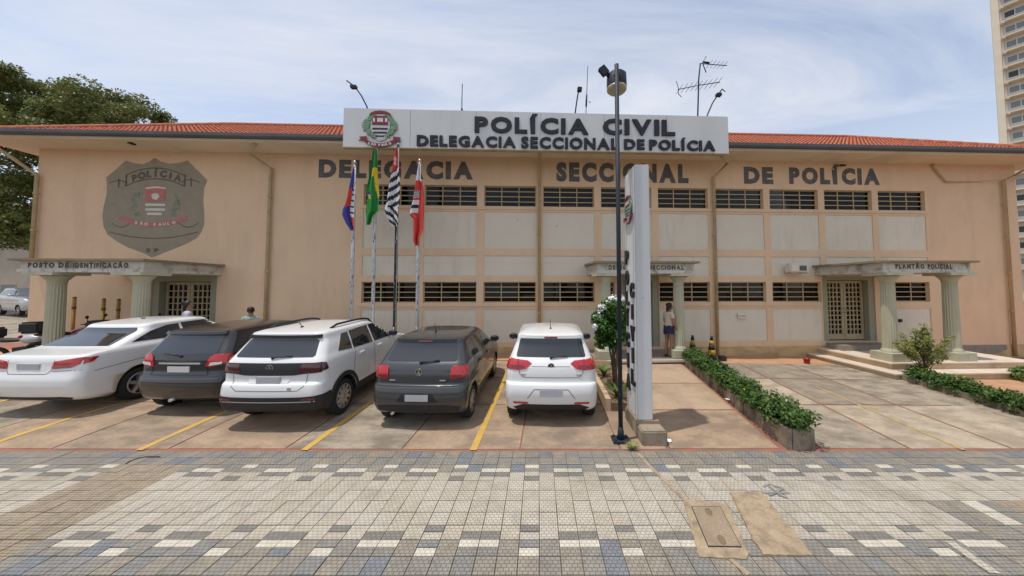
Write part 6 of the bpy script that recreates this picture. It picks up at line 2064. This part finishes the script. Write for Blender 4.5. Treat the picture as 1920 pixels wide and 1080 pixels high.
# ================================================================== TRAFFIC CONES, POSTS, SMALL THINGS
CONEB = pm("cone black", (0.018, 0.018, 0.018), 0.6, 0.1, 6)
CONEY = pm("cone yellow", (0.45, 0.27, 0.03), 0.65, 0.15, 6)
for px, lb, tilt in ((1299, "black and yellow striped traffic cone beside the porch column", 0.0), (1334, "black and yellow striped traffic cone beside the ochre downpipe", 0.03)):
    Yc = 10.55
    g = at_depth(px, 660, Yc)
    zc_ = gz(g.x, Yc)
    t = thing("traffic_cone", lb, "traffic cone", (g.x, Yc, zc_), 0.2, "striped traffic cones", rot=(tilt, 0, 0.2))
    m = MB(); m.box((-0.19, -0.19, 0), (0.19, 0.19, 0.04)); m.build("base", CONEB, t)
    h0 = 0.04
    for i in range(5):
        z0, z1 = h0 + 0.15 * i, h0 + 0.15 * (i + 1)
        r0, r1 = 0.15 - 0.118 * (z0 - h0) / 0.75, 0.15 - 0.118 * (z1 - h0) / 0.75
        m = MB(); m.lathe([(r0, z0), (r1, z1)], 20); m.build("stripe", CONEY if i in (1, 3) else CONEB, t)
m = MB(); m.box((-0.10, -0.10, 0), (0.10, 0.10, 0.16)); bmesh.ops.bevel(m.bm, geom=m.bm.edges[:], offset=0.02, segments=2, affect='EDGES'); 
g = at_depth(1354, 660, 10.5)
m.build("bin_bag", BLACKPL, loc=(g.x, 10.5, gz(g.x, 10.5)), label="small black bundle on the ground beside the traffic cone", cat="bundle")
g = at_depth(1512, 660, 10.3)
m = MB(); m.lathe([(0.07, 0), (0.095, 0.15), (0.10, 0.15), (0.10, 0.16), (0.085, 0.155), (0.065, 0.01)], 16, cap=False); m.tube([(-0.095, 0, 0.15), (-0.05, 0.03, 0.21), (0.05, 0.03, 0.21), (0.095, 0, 0.15)], 0.005, 5)
m.build("bucket", pm("red plastic", (0.35, 0.02, 0.02), 0.5, 0.1, 5), loc=(g.x, 10.3, gz(g.x, 10.3)), label="small red bucket beside the porch step", cat="bucket")
POSTY = pm("rusty yellow post", (0.42, 0.24, 0.05), 0.8, 0.2, 5, stain=(0.12, 0.05, 0.02), stain_scale=5, stain_amt=0.8)
for px, pt, dsc in ((113, 560, "rusty yellow post beside the end porch column"), (140, 558, "tall rusty yellow post standing between two others by the wall"), (195, 561, "rusty yellow post behind the motorcycles"), (223, 562, "rusty yellow post next to the inner porch column")):
    Yp = 10.05
    a = at_depth(px, pt, Yp); zb_ = gz(a.x, Yp)
    t = thing("bollard_post", dsc, "post", (a.x, Yp, zb_), 0, "yellow posts by the wall")
    m = MB(); m.tube([(0, 0, -0.05), (0, 0, a.z - zb_)], 0.04, 10); m.build("post", POSTY, t)
    m = MB(); m.tube([(0, 0, a.z - zb_ - 0.35), (0, 0, a.z - zb_ - 0.27)], 0.047, 10); m.ball((0, 0, a.z - zb_), (0.045, 0.045, 0.03)); m.build("collar", BARK, t)
# wall plaque near the right porch, eave camera, wall camera
u, z = FP(1499, 502, 0.3)
pw_ = thing("wall_lamp", "small white wall-mounted box on a bracket left of the right porch", "wall box", (0, 0, 0))
pw_.parent = None
Mst = Matrix.Translation((0, FACADE_D, 0)) @ Matrix.Rotation(FACADE_R, 4, 'Z')
pw_.matrix_world = Mst @ Matrix.Translation((u, -0.06, z))
m = MB(); m.box((-0.36, -0.30, -0.16), (0.30, -0.02, 0.14)); bmesh.ops.bevel(m.bm, geom=m.bm.edges[:], offset=0.03, segments=2, affect='EDGES'); m.build("casing", PANEL, pw_)
m = MB(); m.box((-0.05, -0.306, -0.10), (0.2, -0.299, 0.07)); m.build("grille", GUTTER, pw_)
for x in (-0.3, 0.24):
    m = MB(); m.tube([(x, 0.06, -0.18), (x, -0.28, -0.18)], 0.015, 6); m.build("bracket", PIPE, pw_)
u, z = FP(248, 268, 0.6)
t = thing("security_camera", "small dark camera fixed under the left eave", "camera", (0, 0, 0)); t.matrix_world = Mst @ Matrix.Translation((u, -0.6, z))
m = MB(); m.box((-0.05, -0.08, -0.05), (0.05, 0.06, 0.05)); m.build("housing", BLACKPL, t)
m = MB(); m.tube([(0, 0, 0.04), (0, 0, WT - z)], 0.015, 6); m.build("bracket", BLACKPL, t)
u, z = FP(1579, 310, 0.15)
t = thing("security_camera", "tiny black camera on the wall above the painted word POLÍCIA", "camera", (0, 0, 0)); t.matrix_world = Mst @ Matrix.Translation((u, -0.15, z))
m = MB(); m.box((-0.05, -0.10, -0.035), (0.05, 0.06, 0.035), M=Matrix.Rotation(rad(20), 4, 'X')); m.build("housing", BLACKPL, t)
m = MB(); m.tube([(0, 0.0, 0), (0, 0.16, 0.03)], 0.015, 6); m.build("bracket", BLACKPL, t)

# antennas on the roof and sign
def mast(name, label, cat, pts, off, r, extra=None):
    t = thing(name, label, cat, (0, 0, 0)); 
    P = [Vector((*[q for q in (lambda uz: (uz[0], -off, uz[1]))(FP(x, y, off))],)) for x, y in pts]
    o_ = P[0]
    t.matrix_world = Mst @ Matrix.Translation(o_)
    m_ = MB(); m_.tube([p - o_ for p in P], r, 6); m_.build("mast", POLEM, t)
    return t, (lambda x, y: Vector((FP(x, y, off)[0], -off, FP(x, y, off)[1])) - o_)


t, q = mast("floodlight_arm", "curved arm with a small floodlight above the left end of the roof sign", "floodlight", [(692, 215), (688, 200), (678, 180), (665, 162), (650, 151)], 0.85, 0.022)
m = MB(); a = q(664, 163); m.box((a.x - 0.10, -0.06, a.z - 0.05), (a.x + 0.08, 0.06, a.z + 0.04), M=Matrix()); m.build("lamp_head", POLEM, t)
t, q = mast("whip_antenna", "thin straight whip antenna over the left half of the roof sign", "antenna", [(866, 225), (866, 190), (867, 157)], 0.85, 0.014)
m = MB(); a = q(866, 210); m.tube([a, a + Vector((0, 0, 0.12))], 0.03, 6); m.build("coil", POLEM, t)
t, q = mast("floodlight_arm", "short leaning arm with a floodlight above the middle of the roof sign", "floodlight", [(1077, 225), (1080, 200), (1083, 180), (1086, 166)], 0.85, 0.024)
m = MB(); a = q(1086, 168); m.box((a.x - 0.06, -0.08, a.z - 0.06), (a.x + 0.08, 0.06, a.z + 0.05)); m.build("lamp_head", POLEM, t)
t, q = mast("whip_antenna", "tall thin radio antenna beside the middle floodlight of the roof sign", "antenna", [(1098, 225), (1100, 180), (1102, 124)], 0.6, 0.012)
m = MB(); m.tube([q(1099, 200), q(1100, 178)], 0.03, 6); m.tube([q(1104, 190), q(1107, 193)], 0.012, 5); m.build("coil", POLEM, t)
t, q = mast("television_antenna", "television antenna with two tiers of elements above the right end of the sign", "antenna", [(1308, 228), (1309, 190), (1310, 150), (1313, 119)], 0.3, 0.024)
m = MB()
m.tube([q(1271, 168), q(1310, 160), q(1350, 154)], 0.014, 6)
for x in range(1274, 1350, 9):
    a = q(x, 168 - (x - 1271) * 0.177); m.tube([a + Vector((-0.03, -0.30, -0.02)), a + Vector((0.03, 0.30, 0.02))], 0.008, 5)
m.tube([q(1268, 152), q(1272, 165), q(1272, 176), q(1278, 182)], 0.012, 5); m.build("lower_boom", POLEM, t)
m = MB()
m.tube([q(1312, 119), q(1335, 121), q(1363, 123)], 0.014, 6)
m.tube([q(1324, 106), q(1317, 118), q(1324, 136)], 0.016, 6); m.tube([q(1318, 116), q(1330, 118)], 0.03, 6)
for x in range(1330, 1362, 7):
    a = q(x, 121 + (x - 1335) * 0.06); m.tube([a + Vector((0, -0.2, 0)), a + Vector((0, 0.2, 0))], 0.007, 5)
m.build("upper_boom", POLEM, t)
t, q = mast("floodlight_arm", "leaning arm with a floodlight above the right end of the roof sign", "floodlight", [(1324, 230), (1326, 216), (1336, 193), (1346, 178), (1354, 167)], 0.85, 0.022)
m = MB(); a = q(1346, 178); m.box((a.x - 0.06, -0.07, a.z - 0.05), (a.x + 0.10, 0.06, a.z + 0.04)); m.tube([q(1354, 167), q(1360, 172)], 0.015, 5); m.build("lamp_head", POLEM, t)

# ================================================================== VEGETATION
def leaf_cloud(bm, clumps, n_, size, rn, aspect=0.45, up=0.5, mi=0):
    """clumps: list of (centre, (rx,ry,rz)); small bent leaves scattered mostly near each clump's shell"""
    wts = [c[1][0] * c[1][1] + c[1][2] * c[1][0] for c in clumps]
    tot_ = sum(wts)
    for (c0, r), w_ in zip(clumps, wts):
        for _ in range(int(n_ * w_ / tot_) + 1):
            d = Vector((rn.gauss(0, 1), rn.gauss(0, 1), rn.gauss(0, 1))).normalized()
            k = rn.random() ** 0.33
            p = Vector(c0) + Vector((d.x * r[0], d.y * r[1], d.z * r[2])) * k
            nrm = (d * 0.8 + Vector((rn.uniform(-1, 1), rn.uniform(-1, 1), rn.uniform(-1, 1) + up))).normalized()
            a = nrm.orthogonal().normalized()
            a = (Matrix.Rotation(rn.uniform(0, 6.28), 3, nrm) @ a)
            b = nrm.cross(a)
            s_ = size * rn.uniform(0.6, 1.3)
            L, W_ = a * s_, b * s_ * aspect
            mid = nrm * s_ * 0.10
            v = [bm.verts.new(q) for q in (p - L, p - W_ - mid * 0.2, p + L - mid, p + W_ - mid * 0.2)]
            f = bm.faces.new(v); f.material_index = mi


def clumpy(c, R, n_, rr, rn, flat=0.75, low=-0.5):
    out = []
    while len(out) < n_:
        d = Vector((rn.gauss(0, 1), rn.gauss(0, 1), rn.gauss(0, 1))).normalized()
        if d.z < low: continue
        k = rn.uniform(0.62, 1.0)
        r = rr * rn.uniform(0.65, 1.3)
        out.append((Vector(c) + Vector((d.x * R[0], d.y * R[1], d.z * R[2])) * k, (r, r, r * flat)))
    return out


def raw_build(bm, name, mats, parent=None, **kw):
    me = bpy.data.meshes.new(name); bm.to_mesh(me); bm.free()
    for m_ in mats: me.materials.append(m_)
    return link(name, me, parent, **kw)


# mango tree beyond the left end of the building
rn = random.Random(11)
TZ = 24.0
tb = thing("mango_tree", "large round-crowned leafy tree rising behind the left end of the roof", "tree", (-36.0, TZ, 0.3))
cl = []
for (px, py, rx, rz) in ((40, 315, 5.2, 5.4), (95, 210, 3.5, 2.4), (20, 225, 3.6, 2.8), (238, 240, 3.1, 2.4), (170, 275, 3.5, 2.6), (-90, 295, 5.0, 4.8), (30, 390, 4.0, 3.0), (-60, 420, 4.5, 3.0)):
    c0 = at_depth(px, py, TZ + rn.uniform(-1, 1.5)) - Vector((-36, TZ, 0.3))
    cl += clumpy(c0, (rx, 4.5, rz), 84, 0.72, rn, 0.8, -0.5)
bm = bmesh.new(); leaf_cloud(bm, cl, 130000, 0.125, rn)
for q in ((40, 452, 0.9, 0.9), (50, 425, 1.0, 0.8), (22, 440, 0.7, 0.5)):
    c0 = at_depth(q[0], q[1], TZ - 3) - Vector((-36, TZ, 0.3)); leaf_cloud(bm, clumpy(c0, (q[2], 0.8, q[3]), 8, 0.4, rn), 900, 0.16, rn)
raw_build(bm, "crown", [MANGO], tb)
m = MB()
m.tube([(0, 0, -0.4), (0.1, 0, 1.6), (0.2, 0.1, 3.4)], [0.62, 0.48, 0.42], 14)
for ang, L, h_ in ((0.3, 4.0, 5.0), (1.6, 3.0, 6.0), (2.9, 4.0, 5.5), (4.2, 3.0, 5.2), (5.4, 4.2, 4.6), (0.9, 1.0, 7.0)):
    m.tube([(0.2, 0.1, 3.0), (0.2 + math.cos(ang) * L * 0.4, math.sin(ang) * L * 0.4, 3.2 + h_ * 0.45), (0.2 + math.cos(ang) * L, math.sin(ang) * L, 3.2 + h_)], [0.34, 0.2, 0.07], 9)
m.build("trunk", BARK, tb)

# hedge planters
def hedge(name, label, poly_fn, y0, y1, w_, trough_h, hedge_h, n_leaf, seed, mat, size, ang, x_front, fn=gz, trough_mat=CONCRETE, flowers=True, cat="planter", lumps=0.16):
    rn = random.Random(seed)
    t = thing(name, label, cat, (x_front, y0, fn(x_front, y0)))
    z0 = fn(x_front, y0)
    L = y1 - y0
    m_ = MB(); th = 0.07
    xs = lambda y: math.tan(ang) * y
    def wallbox(xa, xb, ya, yb, h_):
        m_.hexa([(xa + xs(ya), ya, -0.3), (xb + xs(ya), ya, -0.3), (xb + xs(yb), yb, -0.3), (xa + xs(yb), yb, -0.3),
                 (xa + xs(ya), ya, h_ + fn(x_front, y0 + ya) - z0), (xb + xs(ya), ya, h_ + fn(x_front, y0 + ya) - z0), (xb + xs(yb), yb, h_ + fn(x_front, y0 + yb) - z0), (xa + xs(yb), yb, h_ + fn(x_front, y0 + yb) - z0)])
    n_seg = max(2, int(L / 0.42))
    for i in range(n_seg):
        ya, yb = L * i / n_seg + 0.006, L * (i + 1) / n_seg - 0.006
        j = rn.uniform(-0.012, 0.012)
        wallbox(j, th + j, ya, yb, trough_h + rn.uniform(-0.012, 0.012)); wallbox(w_ - th + j, w_ + j, ya, yb, trough_h + rn.uniform(-0.012, 0.012))
    wallbox(th + 0.005, w_ - th - 0.005, 0.0, th, trough_h - 0.004); wallbox(th + 0.005, w_ - th - 0.005, L - th, L, trough_h)
    m_.build("trough", trough_mat, t)
    m_ = MB(); h_ = trough_h - 0.06
    m_.quad([(th + xs(th), th, h_), (w_ - th + xs(th), th, h_), (w_ - th + xs(L), L - th, h_ + fn(x_front, y1) - z0), (th + xs(L), L - th, h_ + fn(x_front, y1) - z0)]); m_.build("soil", EARTH, t)
    cl = []
    n_c = int(L / 0.09)
    for i in range(n_c):
        for _ in range(3):
            y = L * (i + rn.random()) / n_c
            f = y / L
            hh = hedge_h * rn.uniform(0.72, 1.12) * (0.9 + 0.2 * noise.noise((y * 1.7, seed, 0)))
            zt = fn(x_front, y0 + y) - z0
            cl.append((Vector((w_ / 2 + xs(y) + rn.uniform(-0.52, 0.52) * w_, y, zt + trough_h - 0.03 + hh * rn.uniform(0.1, 0.85))), (lumps, lumps, lumps * 0.8)))
    bm_ = bmesh.new(); leaf_cloud(bm_, cl, n_leaf, size, rn, 0.5, 0.9)
    raw_build(bm_, "foliage", [mat], t)
    if flowers:
        bm_ = bmesh.new()
        for _ in range(46):
            c0, r = rn.choice(cl)
            p = c0 + Vector((rn.uniform(-r[0], r[0]), -rn.uniform(0, r[1]), r[2] * rn.uniform(0.5, 1.05)))
            leaf_cloud(bm_, [(p, (0.012, 0.012, 0.012))], 3, 0.014, rn, 0.9)
        raw_build(bm_, "blossoms", [fl_yel], t)
    return t


hedge("planter", "long concrete trough planter with a clipped green hedge beside the walkway", None, 5.02, 9.75, 0.42, 0.30, 0.33, 15000, 21, HEDGEL, 0.034, rad(6), 3.83)
hedge("planter", "long low planted border with dark hedge below the right porch", None, 5.05, 8.75, 0.50, 0.12, 0.30, 11000, 22, HEDGEL, 0.036, rad(10), 9.05)
hedge("planter", "short border of strap-leaved plants beyond the garden path on the right", None, 5.2, 8.85, 0.50, 0.14, 0.26, 5000, 23, STRAP, 0.06, rad(8), 12.35, flowers=False, lumps=0.2)

# pale shrub in front of the right porch
rn = random.Random(31)
g = Vector((10.28, 8.62, gz(10.28, 8.62)))
t = thing("shrub", "pale yellow-green shrub growing in front of the right porch columns", "shrub", tuple(g))
m = MB()
ends = []
for k in range(26):
    a = rn.uniform(0, 6.28); sp = rn.uniform(0.10, 0.60); h_ = rn.uniform(0.6, 1.42) * (1.08 - 0.45 * sp)
    e = Vector((math.cos(a) * sp, math.sin(a) * sp * 0.8, h_))
    mid = Vector((e.x * 0.35, e.y * 0.35, h_ * 0.55))
    m.tube([(rn.uniform(-.06, .06), rn.uniform(-.06, .06), 0), mid, e], [0.014, 0.009, 0.004], 5)
    ends.append((mid, e))
m.build("stems", BARK, t)
cl = []
for mid, e in ends:
    for f in (0.35, 0.6, 0.8, 1.0):
        cl.append((mid.lerp(e, f), (0.10, 0.10, 0.09)))
bm = bmesh.new(); leaf_cloud(bm, cl, 4200, 0.036, rn, 0.42, 0.6); raw_build(bm, "leaves", [PALEL], t)

# planting bed with white-flowering bush, left of the walkway
bed = MB()
by0, by1 = 6.45, 9.75
for i in range(8):
    ya, yb = by0 + (by1 - by0) * i / 8 + 0.004, by0 + (by1 - by0) * (i + 1) / 8 - 0.004
    bed.hexa([(1.33, ya, -0.3), (1.43, ya, -0.3), (1.43, yb, -0.3), (1.33, yb, -0.3), (1.33, ya, gw(ya) + 0.20), (1.43, ya, gw(ya) + 0.20), (1.43, yb, gw(yb) + 0.22), (1.33, yb, gw(yb) + 0.22)])
bed_t = thing("flower_bed", "narrow raised flower bed with an ochre rim between the white hatchback and walkway", "flower bed", (0, 0, 0))
bed.build("rim_wall", STEPM, bed_t)
m = MB(); m.hexa([(1.435, by0, -0.3), (2.0, by0, -0.3), (2.0, by1, -0.3), (1.435, by1, -0.3), (1.435, by0, gw(by0) + 0.12), (2.0, by0, gw(by0) + 0.12), (2.0, by1, gw(by1) + 0.12), (1.435, by1, gw(by1) + 0.12)]); m.build("soil", EARTH, bed_t)
rn = random.Random(41)
t = thing("flowering_bush", "green bush topped with white flowers behind the lamp post", "bush", (1.72, 7.35, gw(7.35) + 0.12))
m = MB(); tips = []
for k in range(9):
    a = rn.uniform(0, 6.28); e = Vector((math.cos(a) * rn.uniform(0.1, 0.34), math.sin(a) * rn.uniform(0.1, 0.34), rn.uniform(1.0, 1.6)))
    m.tube([(rn.uniform(-.05, .05), rn.uniform(-.05, .05), -0.1), (e.x * 0.25 + rn.uniform(-.05, .05), e.y * 0.25, 0.6), e], [0.026, 0.018, 0.009], 6); tips.append(e)
m.build("stems", BARK, t)
cl = clumpy((0.0, 0, 1.42), (0.38, 0.40, 0.52), 40, 0.17, rn, 0.8, -0.8) + clumpy((-0.22, -0.1, 0.98), (0.24, 0.25, 0.18), 12, 0.12, rn)
bm = bmesh.new(); leaf_cloud(bm, cl, 5200, 0.048, rn, 0.5, 0.5); raw_build(bm, "leaves", [BUSHL], t)
fl_c = []
for (x, z) in ((-0.10, 2.02), (-0.20, 1.95), (0.02, 2.06), (-0.30, 1.82), (-0.33, 1.74), (-0.24, 1.86), (-0.40, 1.62), (-0.46, 1.44), (-0.12, 1.92), (0.14, 2.05)):
    for k in range(3):
        fl_c.append((Vector((x + rn.uniform(-.05, .05), -0.16 + rn.uniform(-.12, .12), z - 0.04 + rn.uniform(-.05, .05))), (0.06, 0.06, 0.045)))
bm = bmesh.new(); leaf_cloud(bm, fl_c, 900, 0.026, rn, 0.7, 0.8); raw_build(bm, "white_flowers", [PETAL], t)


def strappy(name, label, loc, n_, L, spread, mat, rn, parent=None):
    bm_ = bmesh.new()
    for k in range(n_):
        a = rn.uniform(0, 6.28); d = Vector((math.cos(a), math.sin(a), 0)); l_ = L * rn.uniform(0.6, 1.15); w_ = 0.02 * rn.uniform(0.7, 1.3)
        s_ = d.cross(Vector((0, 0, 1)))
        prev = None
        for i in range(6):
            f = i / 5
            p = d * (spread * f ** 1.4 * rn.uniform(0.9, 1.1)) * l_ + Vector((0, 0, l_ * (f - 0.42 * f * f * (1.1 + 0.4 * spread))))
            ww = w_ * (1 - f * 0.95)
            cur = (bm_.verts.new(p + s_ * ww), bm_.verts.new(p - s_ * ww))
            if prev: bm_.faces.new((prev[0], prev[1], cur[1], cur[0]))
            prev = cur
    me = bpy.data.meshes.new(name); bm_.to_mesh(me); bm_.free(); me.materials.append(mat)
    return link(name, me, parent, loc, label=label, cat="plant" if label else None)


for (y, lb) in ((6.75, "arching strap-leaved plant at the near end of the flower bed"), (8.05, "arching strap-leaved plant behind the flowering bush")):
    strappy("strap_plant", lb, (1.62, y, gw(y) + 0.12), 46, 0.62, 0.85, STRAP, rn)
strappy("grass_tuft", "tuft of yellowed grass at the foot of the lamp post", tuple(ground_at(1186, 842, flat_ground)), 70, 0.17, 0.7, PALEL, rn)

# ================================================================== FAR THINGS
# apartment tower on the right
TWALL = pm("tower render", (0.60, 0.545, 0.47), 0.85, 0.05, 0.3, stain=(0.45, 0.39, 0.33), stain_scale=0.3, stain_amt=0.4)
TSTRIP = pm("tower cream edge", (0.68, 0.62, 0.50), 0.85, 0.04, 0.3)
TREC = pm("tower recess render", (0.50, 0.45, 0.40), 0.85, 0.05, 0.3)
corner = at_depth(1868, 140, 62.0)
tw = thing("apartment_tower", "tall cream apartment tower with stacked balcony windows beyond the right roof end", "building", (corner.x, 62.0, -0.4), rad(-55))
# local x runs along the seen face (away from the corner, towards the camera), local y into the building
m = MB(); m.box((0, 0.4, 0), (26, 6, 68)); m.build("wall", TWALL, tw)
m = MB(); m.box((-0.12, 0.0, 0), (0.75, 6.1, 68.5)); m.build("corner_strip", TSTRIP, tw)
FH = 3.05
wm = MB(); wm.box((0, 0, 0), (2.5, 0.10, 0.10)); wm.box((0, 0, 1.25), (2.5, 0.10, 1.35)); wm.box((0, 0, 0.1), (0.1, 0.10, 1.25)); wm.box((2.4, 0, 0.1), (2.5, 0.10, 1.25)); wm.box((1.2, 0.0, 0.1), (1.3, 0.09, 1.25))
wme = wm.mesh("window", CWHITE)
pm1 = MB(); pm1.box((0, 0, 0), (1.1, 0.02, 1.15)); TG = pm("far window glass", (0.16, 0.19, 0.19), 0.15, 0.1, 1, spec=0.6); pme = pm1.mesh("pane", TG)
pdark = MB(); pdark.box((0, 0, 0), (1.1, 0.02, 1.15)); pde = pdark.mesh("pane", pm("far dark opening", (0.04, 0.045, 0.045), 0.3, 0.1, 1))
slm = MB(); slm.box((0, -0.75, 0), (3.6, 0.4, 0.16)); slm.box((0.05, -0.72, -0.22), (0.4, 0.4, 0.0)); sle = slm.mesh("balcony_slab", TSTRIP)
rn = random.Random(8)
for f in range(2, 22):
    for bx in (0.9, 5.4, 9.6, 13.6, 17.8, 21.8):
        z = f * FH
        link("balcony_slab", sle, tw, (bx, 0, z))
        wo = link("window", wme, tw, (bx + 0.35, 0.28, z + 0.95))
        for k in range(2):
            link("pane", pde if rn.random() < 0.2 else pme, wo, (0.1 + 1.2 * k, 0.05, 0.1))
for bx in (5.0, 9.1, 13.2, 17.3, 21.4, 25.5):
    m = MB(); m.box((bx, -0.1, 0), (bx + 0.45, 0.5, 68)); m.build("pier", TSTRIP, tw)
m = MB(); m.box((-0.4, -0.5, 68.0), (26.4, 6.4, 68.9)); m.build("parapet", TSTRIP, tw)

# neighbouring grey house on the left, beyond the lane
NB = pm("grey neighbour render", (0.42, 0.37, 0.31), 0.9, 0.1, 0.8, stain=(0.28, 0.23, 0.19), stain_scale=0.5, stain_amt=0.6)
a = at_depth(-30, 440, 34.0)
nb = thing("neighbour_house", "low grey rendered house behind the silver car", "building", (a.x - 9, 34.0, 0.6), rad(4))
m = MB(); m.box((-6, 0, -0.8), (13.2, 8, a.z - 0.8)); m.build("wall", NB, nb)
m = MB(); m.box((-6.3, -0.3, a.z - 0.8), (13.5, 8.3, a.z - 0.55)); m.build("parapet", CONCRETE, nb)
for x in (-3, 1.5, 6, 10):
    m = MB(); m.box((x, -0.03, 1.0), (x + 1.6, 0.04, 2.2)); wo = m.build("window", STEEL, nb)
    m = MB(); m.box((x + 0.1, -0.045, 1.1), (x + 1.5, -0.031, 2.1)); m.build("pane", TG, wo)

# scraps of litter
rn = random.Random(77)
for px, py, fn_, lb in ((1252, 828, gw, "white paper scrap at the foot of the walkway by the totem base"), (1365, 750, gw, "white paper scrap on the walkway beside the hedge trough"), (1310, 700, gw, "tiny white paper scrap on the walkway near the porch"), (1131, 732, gz, "white paper scrap on the ground beside the white hatchback")):
    p = ground_at(px, py, (lambda X, Y: gw(Y)) if fn_ is gw else gz)
    m = MB()
    vv = [[m.bm.verts.new((0.035 * (i - 1.5) + rn.uniform(-.01, .01), 0.03 * (j - 1.5) + rn.uniform(-.01, .01), 0.006 + rn.uniform(0, 0.03))) for i in range(4)] for j in range(4)]
    for j in range(3):
        for i in range(3):
            m.bm.faces.new((vv[j][i], vv[j][i + 1], vv[j + 1][i + 1], vv[j + 1][i]))
    m.build("paper_scrap", PETAL, loc=tuple(p), label=lb, cat="litter")
